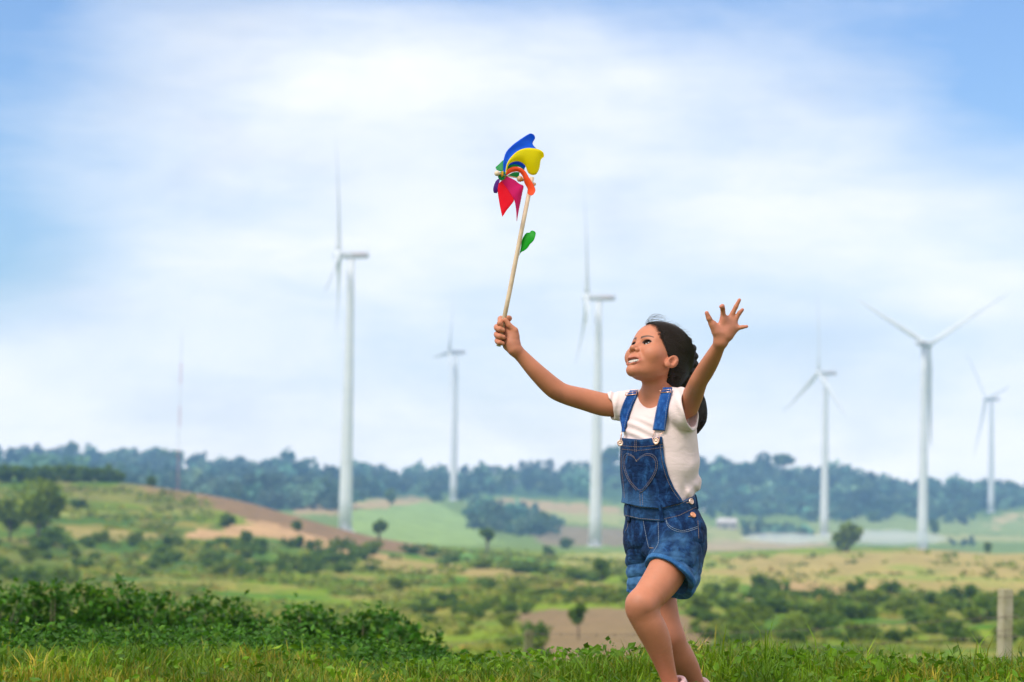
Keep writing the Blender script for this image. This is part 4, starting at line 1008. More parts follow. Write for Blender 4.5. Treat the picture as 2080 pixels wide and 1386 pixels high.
# ------------------------------------------------------------------ clothes
def fabric_mat(name, c1, c2, c3, big=14, weave=900, rough=.85, bump=.25, wrinkle=0., wcon=.34):
    m, N, b = material(name); oc = N.n('ShaderNodeTexCoord').outputs['Object']
    f = N.noise(N.mapping(oc, scale=(1, 1, .55)), big, 8, .72, .8); col = N.ramp(f, [(.34, c1), (.50, c2), (.68, c3)])
    wv = N.noise(N.mapping(oc, scale=(1, 1, .35)), weave, 2, .6)
    mr = N.n('ShaderNodeMapRange'); N.l(wv, mr.inputs[0]); mr.inputs[1].default_value = .3; mr.inputs[2].default_value = .7; mr.inputs[3].default_value = 1 - wcon; mr.inputs[4].default_value = 1 + wcon
    col = N.mix(1, col, mr.outputs[0], 'MULTIPLY'); N.l(col, b.inputs['Base Color']); b.inputs['Roughness'].default_value = rough
    b.inputs['Specular IOR Level'].default_value = .10; b.inputs['Sheen Weight'].default_value = .03
    bp = N.n('ShaderNodeBump', inp={'Strength': bump, 'Distance': .0015}); N.l(wv, bp.inputs['Height'])
    if wrinkle:
        b2 = N.n('ShaderNodeBump', inp={'Strength': wrinkle, 'Distance': .006}); N.l(N.noise(N.mapping(oc, scale=(1, 1, 2.2)), 22, 4, .5, 1.2), b2.inputs['Height']); N.l(b2.outputs[0], bp.inputs['Normal'])
    N.l(bp.outputs[0], b.inputs['Normal']); return m
M_shirt = fabric_mat('cotton_jersey', (.69, .545, .535), (.72, .575, .565), (.75, .605, .595), 9, 1500, .9, .03, .28, .02)
D1, D2, D3 = (.002, .009, .034), (.005, .023, .082), (.022, .082, .22)
M_denim = fabric_mat('denim', D1, D2, D3, 38, 800, .8, .35, .8)
M_denim2 = fabric_mat('denim_trim', D1, D2, D3, 60, 800, .8, .35)
M_strap = fabric_mat('worn_denim', (.006, .038, .16), (.012, .065, .25), (.04, .15, .42), 75, 800, .8, .4)
M_hem = fabric_mat('faded_denim', (.015, .060, .17), (.03, .115, .28), (.08, .21, .42), 26, 800, .8, .35)
def shrink(px, py, dd, l, f, u): return te(px, py, dd, l, f, u)
trunk_s = Prog()
trunk_s.add(te(1340, 880, 0, .116, .090, .100)); trunk_s.add(te(1342, 950, .005, .119, .100, .105), .05); trunk_s.add(te(1340, 1010, 0, .104, .088, .07), .04)
trunk_s.add(prc((1282, 826, .065), (1388, 824, -.06), 28, 28), .035)
trunk_s.add(prc((1396, 962, .015), (1404, 985, .01), 20, 18), .03)
trunk_s.add(prc((1300, 816, .045), (1334, 806, .01), 17, 20), .03); trunk_s.add(prc((1366, 812, -.045), (1340, 806, .0), 20, 20), .03)
SH = Prog([('a', trunk_s, 0)])
def folds(p):
    xy = ppx(p); x, y = xy[:, 0], xy[:, 1]
    g = .0030 * np.sin((x * .55 - y * .16) * .42 + 2.2 * np.sin(y * .035)) * ss(1362, 1385, x) * ss(862, 835, y)              # gathers by the near shoulder
    g += .0032 * np.sin((x * .5 + y * .55) * .19 + 1.5 * np.sin(x * .05 + y * .03)) * ss(1368, 1410, x) * ss(900, 960, y)   # drape at the side
    g += .0022 * np.sin((y - .35 * x) * .33 + .8 * np.sin(x * .06)) * ss(1360, 1300, x) * ss(842, 860, y)                    # across the chest
    g += .0028 * np.sin((x * .9 + y * .25) * .40) * ss(1262, 1248, x) * ss(860, 800, y)
    g += .0040 * np.sin((x * .8 - y * .35) * .30) * ss(975, 1004, y) * ss(1372, 1400, x)
    return g + .0008 * n3(p, 60)
# near sleeve: a short wide tube round the raised arm
sl_near = Prog(); sl_near.add(prc((1362, 838, -.03), (1404, 836, -.105), 40, 40)); sl_near.add(prc((1372, 812, -.045), (1399, 808, -.10), 24, 18), .02)
nn = NP(CR) * .90 + NP(CU) * .22 + np.array([0, -.36, 0])
sl_near.inter(s_plane(NP(J(1400, 832, -.10)), nn), .002)
cav = Prog(); cav.add(prc((1385, 838, -.07), (1440, 828, -.17), 33.5, 35.5)); cav.add(prc((1385, 815, -.07), (1420, 800, -.17), 15, 12), .02)
cav.inter(s_plane(NP(J(1382, 834, -.07)), -nn), .01)
sl_far = Prog(); sl_far.add(prc((1285, 824, .07), (1228, 825, .08), 31, 27)); sl_far.inter(s_plane(NP(J(1237, 825, .08)), -NP(CR) * .95 - NP(CU) * .30 + np.array([0, -.25, 0])), .002)
cavf = Prog(); cavf.add(prc((1255, 824, .08), (1215, 824, .08), 24.5, 24.5))
shirt = Prog([('a', trunk_s, 0), ('a', sl_near, .012), ('a', sl_far, .02), ('d', folds, 0), ('s', cav, .001), ('s', cavf, .001)])
# neckline, and the hem inside the waistband
neck_cut = Prog(); neck_cut.add(prc((1310, 811, -.10), (1331, 790, .03), 25, 30)); neck_cut.add(prc((1311, 800, -.14), (1316, 770, -.05), 29, 31), .02)
shirt.sub(neck_cut, .003)
shirt.inter(s_plane(NP(J(1340, 1052, 0)), (0, 0, -1)), .002)
lo = NP(J(1215, 1060, 0)); hi = NP(J(1440, 770, 0)); lo[1] = 6.74; hi[1] = 7.24
sV, sF = surface(shirt, lo, hi, .0017, 1)
so_ = mesh_obj('t_shirt', sV, sF, M_shirt, girl)
# neckband and sleeve hems: rolled edges where the cloth ends
shirt_bvh = BVHTree.FromPolygons([tuple(v) for v in sV], [tuple(int(i) for i in f) for f in sF])
tV, tF = surface(Prog([('a', trunk_s, 0), ('a', sl_near, .03), ('a', sl_far, .03), ('o', .0022, 0)]), NP(J(1215, 1000, 0)) * [1, 0, 1] + [0, 6.72, 0], NP(J(1440, 770, 0)) * [1, 0, 1] + [0, 7.26, 0], .003, 2)
strap_bvh = BVHTree.FromPolygons([tuple(v) for v in tV], [tuple(int(i) for i in f) for f in tF])
# dungarees: lower half
def beltline(x): return np.interp(x, [1240, 1261, 1300, 1340, 1380, 1420, 1440], [1030, 1033, 1042, 1045, 1036, 1016, 1008])
trousers = Prog()
trousers.add(te(1341, 1030, 0, .109, .093, .075)); trousers.add(te(1349, 1085, .0, .117, .100, .075), .04)
trousers.add(prc((1384, 1088, .045), (1388, 1108, .03), 46, 42), .03)
near_leg = Prog(); near_leg.add(prc((1380, 1085, -.04), (1358, 1176, -.125), 53, 51)); near_leg.add(prc((1392, 1110, .0), (1378, 1180, -.07), 42, 40), .02)
far_leg = Prog(); far_leg.add(prc((1316, 1085, .04), (1323, 1225, .04), 46, 47))
axn = NP(J(1304, 1228, -.19)) - NP(J(1388, 1092, -.05)); axn /= np.linalg.norm(axn)
hem_c = NP(J(1360, 1166, -.12))
near_leg.inter(s_plane(hem_c, axn + np.array([-.12, 0, -.10])), .002)
far_leg.inter(s_plane(NP(J(1322, 1206, .04)), NP(-CU) + NP(CR) * -.08), .002)
def dfolds(p):
    xy = ppx(p); x, y = xy[:, 0], xy[:, 1]; r = np.hypot(x - 1330, y - 1150)
    a1 = n3(p, 26); a2 = n3(p, 47, 3.); am = .55 + .9 * np.clip(n3(p, 20, 9.), -.5, 1)
    rid = lambda q_: 1 - 2 * np.abs(np.sin(q_)) ** .7
    g = .0046 * rid(np.arctan2(y - 1135, x - 1322) * 4.6 + 1.1 * a1) * am * ss(22, 50, r) * ss(130, 75, r) * ss(1325, 1350, x)
    g += .0032 * rid(y * .105 + .07 * (x - 1300) + 1.5 * a1) * am * ss(1338, 1315, x) * ss(1070, 1095, y)
    g += .0032 * rid(y * .075 - x * .05 + 1.6 * a1) * am * ss(1395, 1415, x) * ss(1040, 1065, y)
    return g + .0010 * a2 + .0004 * n3(p, 130, 5.)
shorts = Prog([('a', trousers, 0), ('a', near_leg, .03), ('a', far_leg, .03), ('d', dfolds, 0)])
nc = Prog(); nc.add(prc((1370, 1142, -.09), (1330, 1226, -.19), 44, 46)); nc.add(prc((1376, 1172, -.075), (1350, 1226, -.13), 24, 34), .02); nc.inter(s_plane(hem_c - axn * .035, -axn), .004)
fc = Prog(); fc.add(prc((1320, 1185, .04), (1323, 1260, .04), 42.5, 43.5))
shorts.sub(nc, .001); shorts.sub(fc, .001)
def top_clip(p): xy = ppx(p); return (beltline(xy[:, 0]) - 13 - xy[:, 1]) * PXM
shorts.inter(top_clip, .001)
lo = NP(J(1240, 1230, 0)); hi = NP(J(1450, 985, 0)); lo[1] = 6.72; hi[1] = 7.24
dV, dF = surface(shorts, lo, hi, .0017, 1)
dung = empty('dungarees', tuple(J(1350, 1050, 0)))
dung.parent = girl; dung.location = Vector(J(1350, 1050, 0)) - girl.location
fade = None
sh_o = mesh_obj('shorts', dV, dF, M_denim, dung)
# fading of the cloth (wear on thigh, hem and seams)
xy = ppx(dV); wear = ss(1120, 1160, xy[:, 1]) * .8; wear = np.maximum(wear, .75 * ss(70, 20, np.hypot(xy[:, 0] - 1372, xy[:, 1] - 1130)))
w_n = n3(dV, 60, 2.) * .5 + n3(dV * [1, 1, 1.8], 120, 4.) * .35; wear = wear * np.clip(.45 + .9 * w_n, 0, 1.2) + .35 * ss(1135, 1175, xy[:, 1])
def use_wear(mt, o, val):
    set_col(o, 'wear', np.repeat(np.clip(val, 0, 1)[:, None], 3, 1))
    nt = mt.node_tree; N = NT(nt); bs = [n for n in nt.nodes if n.type == 'BSDF_PRINCIPLED'][0]; lk = bs.inputs['Base Color'].links[0].from_socket
    a = N.n('ShaderNodeVertexColor', layer_name='wear').outputs[0]; N.l(N.mix(a, lk, (.075, .20, .39)), bs.inputs['Base Color'])
use_wear(M_denim, sh_o, wear * .85)
# waistband
band = Prog([('a', trousers, 0), ('o', .0034, 0)])
def band_clip(p): xy = ppx(p); return (np.abs(xy[:, 1] - beltline(xy[:, 0])) - 14.5) * PXM
band.inter(band_clip, .002)
core = Prog([('a', trousers, 0), ('o', -.004, 0)]); band.sub(core, 0)
wV, wF = surface(band, NP(J(1240, 1070, 0)) * [1, 0, 1] + [0, 6.82, 0], NP(J(1440, 985, 0)) * [1, 0, 1] + [0, 7.2, 0], .0017, 1)
wb = mesh_obj('waistband', wV, wF, M_denim, dung); xy = ppx(wV); e = np.abs(np.abs(xy[:, 1] - beltline(xy[:, 0])) - 12.5); set_col(wb, 'wear', np.repeat((.25 * ss(3, 0, e) + .10)[:, None], 3, 1))
# bib
BIB = [(1244, 890), (1257, 889), (1300, 893), (1345, 887), (1347, 905), (1350, 935), (1358, 965), (1370, 992), (1384, 1012), (1392, 1030), (1392, 1050), (1244, 1050)]
bib_base = Prog([('a', trunk_s, 0)])
bib_base.add(te(1335, 1045, 0, .112, .096, .05), .04)
bib = Prog([('a', bib_base, 0), ('o', .0065, 0)])
bib.inter(lambda p: poly_sd(ppx(p), BIB) * PXM, .002)
bib.inter(lambda p: -((p - NP(J(1338, 930, 0))) @ TF) + .012, .001)
bcore = Prog([('a', bib_base, 0), ('o', -.003, 0)]); bib.sub(bcore, 0)
bib.inter(lambda p: (ppx(p)[:, 1] - beltline(ppx(p)[:, 0]) + 12) * PXM, .001)
bibV, bibF = surface(bib, NP(J(1238, 1065, 0)) * [1, 0, 1] + [0, 6.78, 0], NP(J(1405, 880, 0)) * [1, 0, 1] + [0, 7.16, 0], .0017, 1)
bo_ = mesh_obj('bib', bibV, bibF, M_denim, dung)
xy = ppx(bibV); e = -poly_sd(xy, BIB); set_col(bo_, 'wear', np.repeat((.12 * ss(7, 1, e) + .28 * ss(985, 1020, xy[:, 1]) * (1 - ss(1300, 1345, xy[:, 0])) + .2 * ss(960, 1010, xy[:, 1]) * (xy[:, 0] < 1275))[:, None], 3, 1))
allV = np.vstack([sV, dV, wV, bibV]); allF = []; k = 0
for V_, F_ in ((sV, sF), (dV, dF), (wV, wF), (bibV, bibF)):
    allF += [tuple(int(i) + k for i in f) for f in F_]; k += len(V_)
cloth_bvh = BVHTree.FromPolygons([tuple(v) for v in allV], allF)
def hit(px, py, bvh=cloth_bvh, off=.0015, fb=False):
    d = (P(px, py, 7) - CAM).normalized(); h = bvh.ray_cast(CAM, d)
    if h[0] is None:
        if not fb: return None, None
        q = P(px, py, 6.97); h = bvh.find_nearest(q)
        return q.lerp(h[0], .5), -d
    n = h[1] if h[1].dot(d) < 0 else -h[1]
    return h[0] + n * off, n
def ribbon(name, mat, rows, th, parent, bvh=cloth_bvh, off=.002, nw=6, n=24, smooth=True):
    """cloth strip laid over the surface: rows of ((px,py) left, (px,py) right)"""
    L = spline([r_[0] for r_ in rows], n); R_ = spline([r_[1] for r_ in rows], n); top = []; 
    for a, b_ in zip(L, R_):
        row = []
        for j in range(nw + 1):
            q = a + (b_ - a) * j / nw; h, nr_ = hit(q[0], q[1], bvh, off, True)
            if h is None: h, nr_ = (row[-1] if row else (Vector(J(q[0], q[1], 0)), Vector((0, -1, 0))))
            row.append((h, nr_))
        top.append(row)
    V = []; m_ = nw + 1
    dep = np.array([[NP(x[0]) for x in row] for row in top]); nor = np.array([[NP(x[1]) for x in row] for row in top])
    for _ in range(12):   # relax small bumps
        dep[1:-1] = .5 * dep[1:-1] + .25 * (dep[:-2] + dep[2:]); nor[1:-1] = .5 * nor[1:-1] + .25 * (nor[:-2] + nor[2:])
    outer = dep + nor * th; inner = dep - nor * .001
    V = np.vstack([outer.reshape(-1, 3), inner.reshape(-1, 3)]); K = n * m_; F = []
    for i in range(n - 1):
        for j in range(nw):
            a = i * m_ + j; F += [(a, a + 1, a + m_ + 1, a + m_), (K + a, K + a + m_, K + a + m_ + 1, K + a + 1)]
        a = i * m_; F += [(a, a + m_, K + a + m_, K + a)]; a = i * m_ + nw; F += [(a, K + a, K + a + m_, a + m_)]
    F += [(j, K + j, K + j + 1, j + 1) for j in range(nw)] + [((n - 1) * m_ + j, (n - 1) * m_ + j + 1, K + (n - 1) * m_ + j + 1, K + (n - 1) * m_ + j) for j in range(nw)]
    o = mesh_obj(name, V, F, mat, parent, smooth); return o, dep + nor * (th + .0006)
M_thr = simple('tan_thread', (.27, .18, .125), (.34, .24, .17), 60, .8); M_thw = simple('pale_thread', (.26, .33, .44), (.34, .41, .52), 60, .8)
def stitches(name, path, mat, parent, bvh=cloth_bvh, off=.0012, dash=2.4, gap=1.1, r=.00055, closed=False, surf=True):
    pts = np.array(path, float); seg = np.linalg.norm(np.diff(pts, axis=0), axis=1); cum = np.r_[0, np.cumsum(seg)]; t = 0; mb = MB(); any_ = False
    while t < cum[-1]:
        P3 = []
        for x in (t, t + dash / 2, t + dash):
            x = min(x, cum[-1] - 1e-6); i = min(np.searchsorted(cum, x, 'right') - 1, len(seg) - 1); q = pts[i] + (pts[i + 1] - pts[i]) * (x - cum[i]) / max(seg[i], 1e-9)
            if surf:
                h, _ = hit(q[0], q[1], bvh, off)
                if h is None: P3 = []; break
                P3.append(h)
            else: P3.append(Vector(q))
        if len(P3) == 3 and (P3[0] - P3[2]).length < (.012 if surf else 1): mb.tube(P3, r, 4); any_ = True
        t += dash + gap
    if any_: return mb.build(name, mat, parent, True)
# rolled neckband, following the neckline in the cloth
M_copper = simple('copper', (.80, .45, .33), (.88, .55, .42), 200, .28, .2, 300, metal=.9)
M_btn = simple('button_face', (.75, .47, .36), (.85, .60, .50), 400, .35, .4, 500, metal=.6)
# shoulder straps with buckles
st1, s1 = ribbon('strap', M_strap, [((1281, 796), (1297, 796)), ((1274, 806), (1295, 805)), ((1263, 830), (1283, 831)), ((1256, 855), (1275, 856)), ((1252, 876), (1270, 877))], .0035, dung, strap_bvh)
st2, s2 = ribbon('strap', M_strap, [((1349, 790), (1366, 790)), ((1344, 800), (1364, 799)), ((1337, 825), (1358, 826)), ((1331, 852), (1355, 853)), ((1327, 874), (1351, 876))], .0035, dung, strap_bvh)
for srt, par in ((s1, st1), (s2, st2)):
    for col_, mt in ((0, M_thw), (-1, M_thw)):
        ins = srt[:, col_] * .88 + srt[:, 3] * .12
        mb = MB()
        for i in range(0, len(ins) - 1):
            mb.tube([Vector(ins[i]), Vector(ins[i] * .35 + ins[i + 1] * .65)], .0005, 4)
        mb.build('stitching', mt, par)
for (a, b_, par) in (((1272.5, 806), (1296, 803.5), st1), ((1344, 800.5), (1365, 799.5), st2)):
    A, nA = hit(*a, strap_bvh, .0068, True); B, nB = hit(*b_, strap_bvh, .0068, True); up = Vector(CU) * .007
    mb = MB(); mb.tube([A, B], .0014, 8); mb.tube([A + up, B + up], .0010, 8); mb.tube([A, A + up], .0010, 8); mb.tube([B, B + up], .0010, 8); mb.build('buckle', M_copper, dung)
def button(px, py, rpx, parent, bvh=cloth_bvh, mat=M_btn, off=.001):
    c, n_ = hit(px, py, bvh, off)
    if c is None: c = Vector(J(px, py, -.05)); n_ = Vector((0, -1, 0))
    r = rpx * PXM; q_ = n_.to_track_quat('Z', 'Y'); prof = [(0, .0034), (.22, .0034), (.30, .0024), (.62, .0022), (.72, .0036), (.90, .0036), (1, .0024), (1, 0)]
    V = []; S = 28
    for (rr, z) in prof:
        for j in range(S): a = 6.28318 * j / S; V.append(c + q_ @ Vector((rr * r * math.cos(a), rr * r * math.sin(a), z)))
    F = [(i * S + j, i * S + (j + 1) % S, (i + 1) * S + (j + 1) % S, (i + 1) * S + j) for i in range(len(prof) - 1) for j in range(S)]
    mb = MB(); mb.add(V, F); mb.tube([c + q_ @ Vector((0, 0, .0030)), c + q_ @ Vector((0, 0, .0042))], [r * .16, r * .10], 10)
    return mb.build('button', mat, parent), c, n_
for (bx_, by_, l, rr_, yb) in ((1259.5, 900, (1254, 1268), 6.2, 877), (1333.5, 896, (1328, 1350), 6.6, 876)):
    o, c, n_ = button(bx_, by_, rr_, dung, off=.003)
    mb = MB()
    pth = [(l[0] + 1, yb - 3), (l[0] + 2, yb + 3), (bx_ - 5.5, yb + 9), (bx_ - 6.5, by_ - 4), (bx_ - 3, by_ + 6), (bx_ + 3, by_ + 6), (bx_ + 6.5, by_ - 4), (bx_ + 5.5, yb + 9), (l[1] - 2, yb + 3), (l[1] - 1, yb - 3)]
    p3 = []
    for q in spline(pth, 40):
        h, _ = hit(q[0], q[1], cloth_bvh, .005)
        if h is not None: p3.append(h)
    mb.tube(p3, .0009, 6); mb.tube([p3[0], p3[-1]], .0010, 6); mb.build('wire_loop', M_copper, dung)
button(1403, 1019, 6.4, dung); button(1407, 1047, 6.4, dung, mat=simple('orange_copper', (.75, .30, .16), (.82, .38, .22), 300, .35, metal=.6))
# stitching on the bib, pocket and waistband
HEART = [(1292, 935.5), (1288, 928.5), (1281, 922.5), (1272, 919.5), (1266.5, 924), (1264.3, 933), (1265.5, 951), (1273, 972), (1285, 990), (1301, 1002.5), (1319, 985), (1333, 962), (1337.3, 943), (1334, 929.5), (1325, 921.5), (1313, 920.5), (1301, 927), (1292, 935.5)]
hp_ = spline(HEART, 110)
def in_heart(xy): return poly_sd(xy, HEART)
pk = Prog([('a', bib_base, 0), ('o', .0086, 0)]); pk.inter(lambda p: in_heart(ppx(p)) * PXM, .0015); pk.inter(lambda p: -((p - NP(J(1338, 930, 0))) @ TF) + .012, .001); pk.sub(Prog([('a', bib_base, 0), ('o', .003, 0)]), 0)
hV, hF = surface(pk, NP(J(1255, 1010, 0)) * [1, 0, 1] + [0, 6.78, 0], NP(J(1345, 912, 0)) * [1, 0, 1] + [0, 7.16, 0], .0012, 1)
hpo = mesh_obj('heart_pocket', hV, hF, M_denim, dung); e = -in_heart(ppx(hV)); set_col(hpo, 'wear', np.repeat((.16 * ss(3.5, 0, e))[:, None], 3, 1))
h_bvh = BVHTree.FromPolygons([tuple(v) for v in hV], [tuple(int(i) for i in f) for f in hF])
hc_ = np.array([1300, 955.])
stitches('stitching', hc_ + (hp_ - hc_) * .95, M_thr, hpo, h_bvh, .0006); stitches('stitching', hc_ + (hp_ - hc_) * .86, M_thr, hpo, h_bvh, .0006)
for path in ([(1258, 905), (1300, 908), (1346, 903)], [(1257, 912), (1300, 915), (1347, 909)], [(1341, 905), (1345, 938), (1353, 968), (1365, 994), (1380, 1016)],
             [(1293, 895), (1293, 919)], [(1290, 895), (1290, 919)], [(1300, 1004), (1301, 1027)], [(1305, 1003), (1306, 1027)], [(1264, 916), (1263, 950), (1267, 985), (1269, 1012)]):
    stitches('stitching', spline(path, 30), M_thr, bo_)
for dy_ in (-11.5, 11.5):
    xs = np.linspace(1263, 1424, 60); stitches('stitching', np.stack([xs, beltline(xs) + dy_], 1), M_thr, wb)
for path, mt in (([(1353, 1056), (1358, 1066), (1370, 1074), (1390, 1078), (1417, 1070)], M_thw), ([(1353, 1059), (1357, 1069), (1369, 1077.5), (1390, 1081.5), (1417, 1073.5)], M_thw), ([(1277, 1056), (1275, 1070), (1270, 1080), (1263, 1085)], M_thr),
             ([(1307, 1058), (1311, 1080), (1318, 1112)], M_thw), ([(1337, 1060), (1338, 1085), (1337, 1105), (1327, 1122)], M_thw), ([(1417, 1058), (1418, 1075), (1419, 1095)], M_thr)):
    stitches('stitching', spline(path, 30), mt, sh_o, dash=3.5, gap=.6)
for rows in ([((1337, 1025), (1345, 1024)), ((1339, 1042), (1347, 1041)), ((1341, 1061), (1349, 1060))], [((1275, 1025), (1281, 1026)), ((1276, 1042), (1281, 1042)), ((1276, 1060), (1281, 1061))], [((1411, 1004), (1416, 1003)), ((1414, 1019), (1419, 1018)), ((1416, 1034), (1421, 1033))]):
    lo_, dd_ = ribbon('belt_loop', M_denim2, rows, .0022, dung, off=.0015, nw=3, n=10)
# fly, small buttonhole bars
for a, b_ in (((1394, 1022), (1400, 1021)), ((1398, 1050), (1404, 1049)), ((1320, 1113), (1328, 1114))):
    A, _ = hit(*a, fb=True); B, _ = hit(*b_, fb=True); mb = MB(); mb.tube([A, B], .0011, 6); mb.build('buttonhole', M_thr, dung)
# turned-up hem of the near leg
hemt = Prog([('a', near_leg, 0), ('d', dfolds, 0), ('o', .0016, 0)]); hemt.inter(s_plane(hem_c - axn * .011, -(axn + np.array([-.12, 0, -.10]))), .001); hemt.sub(Prog([('a', near_leg, 0), ('o', -.0045, 0)]), 0); hemt.sub(nc, 0)
hemf = Prog([('a', far_leg, 0), ('d', dfolds, 0), ('o', .0013, 0)]); hemf.inter(s_plane(NP(J(1322, 1196, .04)), NP(CU)), .001); hemf.sub(fc, 0)
for hp2, (a0, a1, y0_, y1_) in ((hemt, (1300, 1425, 6.72, 7.1)), (hemf, (1262, 1385, 6.9, 7.16))):
    V_, F_ = surface(hp2, NP(J(a0, 1225, 0)) * [1, 0, 1] + [0, y0_, 0], NP(J(a1, 1110, 0)) * [1, 0, 1] + [0, y1_, 0], .0017, 1); mesh_obj('hem', V_, F_, M_hem, dung)

# ------------------------------------------------------------------ shoes
M_shoe = simple('pink_leather', (.72, .42, .42), (.78, .50, .49), 30, .45, .15, 200); M_sole = simple('pale_sole', (.72, .70, .68), (.8, .78, .76), 30, .6)
def shoe(heel, ball, toe, ank):
    sh = Prog(); H_, B_, T_, A_ = (NP(J(*v)) for v in (heel, ball, toe, ank))
    sh.add(s_rc(H_, B_, .030, .033)); sh.add(s_rc(B_, T_, .033, .025), .02); sh.add(s_rc(H_, A_, .031, .030), .02); sh.add(s_rc(A_, B_, .028, .026), .03)
    up = np.cross(np.cross(T_ - H_, [0, 0, 1.]), T_ - H_); up /= np.linalg.norm(up)
    if up[2] < 0: up = -up
    sh.inter(s_plane(H_ - up * .024, -up), .004)
    dA = A_ - H_; dA /= np.linalg.norm(dA); sh.inter(s_plane(A_ + dA * .010, dA), .003); sh.sub(s_rc(A_ - dA * .02, A_ + dA * .05, .024, .026), .002)
    V_, F_ = surface(sh, np.minimum.reduce([H_, B_, T_, A_]) - .06, np.maximum.reduce([H_, B_, T_, A_]) + .06, .0022, 1)
    o = mesh_obj('shoe', V_, F_, M_shoe, girl)
    s2_ = Prog(); s2_.add(s_rc(H_ - up * .014, B_ - up * .014, .032, .036)); s2_.add(s_rc(B_ - up * .014, T_ - up * .012, .036, .027), .02)
    s2_.inter(s_plane(H_ - up * .020, up), .002); s2_.inter(s_plane(H_ - up * .034, -up), .002)
    V_, F_ = surface(s2_, np.minimum.reduce([H_, B_, T_]) - .07, np.maximum.reduce([H_, B_, T_]) + .07, .0025, 1); mesh_obj('sole', V_, F_, M_sole, o)
shoe((1374, 1405, -.09), (1350, 1425, -.17), (1338, 1431, -.22), (1369, 1390, -.098))
shoe((1428, 1410, .20), (1416, 1426, .13), (1408, 1431, .09), (1419, 1398, .185))
# ------------------------------------------------------------------ hair
m = bpy.data.materials.new('black_hair'); m.use_nodes = True; m.node_tree.nodes.clear(); N = NT(m.node_tree); M_hair = m
b = N.n('ShaderNodeBsdfPrincipled'); o = N.n('ShaderNodeOutputMaterial'); N.l(b.outputs[0], o.inputs[0]); oc = N.n('ShaderNodeTexCoord').outputs['Object']
N.l(N.ramp(N.noise(oc, 60, 3), [(.3, (.007, .005, .0045)), (.7, (.020, .013, .010))]), b.inputs['Base Color'])
b.inputs['Roughness'].default_value = .45; b.inputs['Specular IOR Level'].default_value = .28; b.inputs['Anisotropic'].default_value = .5
M_strand = bpy.data.materials.new('hair_strand'); M_strand.use_nodes = True; b = M_strand.node_tree.nodes['Principled BSDF']
b.inputs['Base Color'].default_value = (.022, .013, .009, 1); b.inputs['Roughness'].default_value = .40; b.inputs['Specular IOR Level'].default_value = .3
hairp = Prog(); 
cap = Prog(); cap.add(s_ell((0, -.018, .034), (.078, .092, .079))); cap.add(s_ell((0, -.050, -.010), (.060, .058, .060)), .03); cap.add(lambda q_: hd(q_) - .0042, .012)
HLU = [-.12, -.075, -.050, -.034, -.020, -.003, .010, .024, .047, .062, .075, .10, .12]; HLF = [-.045, -.040, -.036, -.012, .012, .031, .043, .055, .066, .069, .076, .090, .094]
def faceclip(qq):       # hairline: keep what lies behind it
    l = np.abs(qq[:, 0]); u = qq[:, 2]; f = qq[:, 1]
    g = np.interp(u, HLU, HLF)
    g = g - .018 * ss(-.005, -.03, qq[:, 0])
    g = g + .003 * (1 - np.clip(l / .05, 0, 1) ** 2) * ss(.03, .07, u) + .0012 * np.sin(u * 900) 
    return (f - g) * .8
cap.inter(faceclip, .004)
hairp.add(hsp(cap))
hairp.add(prc((1388, 742, .035), (1388, 772, .045), 22, 20), .02)
hairp.add(prc((1380, 760, .04), (1378, 796, .05), 20, 12), .02)
for (x, y, r_) in ((1399, 692, 7), (1407, 708, 8), (1411, 724, 8), (1411, 740, 8), (1407, 756, 9), (1400, 773, 11)):
    hairp.add(prc((x, y, .02), (x - 6, y + 6, .035), r_, r_), .006)
pony = Prog(); chain(pony, [(1400, 768, .06, 12), (1412, 795, .085, 13), (1419, 822, .10, 16), (1420, 846, .10, 16.5), (1416, 866, .09, 11), (1411, 880, .085, 3)], .0)
hairp.add(pony, .02)
hairp.disp(lambda p: .0010 * np.sin(hl(p)[:, 0] * 700 + 3 * np.sin(hl(p)[:, 2] * 60)) * .5)
KN = NP(J(1398, 752, .05))
bb = [NP(J(1300, 895, 0)), NP(J(1450, 640, 0))]; lo = bb[0].copy(); hi = bb[1].copy(); lo[1] = 6.86; hi[1] = 7.22
haV, haF = surface(hairp, lo, hi, .0017, 1)
ho = mesh_obj('hair', haV, haF, M_hair, girl)
def grad(f, p, e=.0015):
    g = np.zeros_like(p)
    for k in range(3):
        d = np.zeros(3); d[k] = e; g[:, k] = f(p + d) - f(p - d)
    return g / np.maximum(np.linalg.norm(g, axis=1, keepdims=True), 1e-9)
class Big:   # evaluate without pruning errors over spread points
    def __init__(s, f): s.f = f
    def __call__(s, p): return np.concatenate([s.f(p[i:i + 1]) for i in range(len(p))])
cap_only = lambda p: smin(hd(hl(p)) - .0042, smin(hsp(s_ell((0, -.018, .034), (.078, .092, .079)))(p), hsp(s_ell((0, -.050, -.010), (.060, .058, .060)))(p), .03), .012)
rh = np.random.default_rng(8)
def strands(starts, target, field, nstep, step, r, name, jit=.25, lift=.0006):
    p = starts.copy(); d = target - p; path = [p.copy()]; wob = rh.normal(size=p.shape) * jit * .02
    for k in range(nstep):
        d = target + wob * 1.0 - p; L = np.linalg.norm(d, axis=1, keepdims=True); d /= np.maximum(L, 1e-6); g = grad(field, p); d -= g * (d * g).sum(1, keepdims=True); d /= np.maximum(np.linalg.norm(d, axis=1, keepdims=True), 1e-6)
        p = p + d * step + rh.normal(size=p.shape) * .0003; v = field(p); p = p - grad(field, p) * (v - lift)[:, None]; path.append(p.copy())
    return np.stack(path, 1)
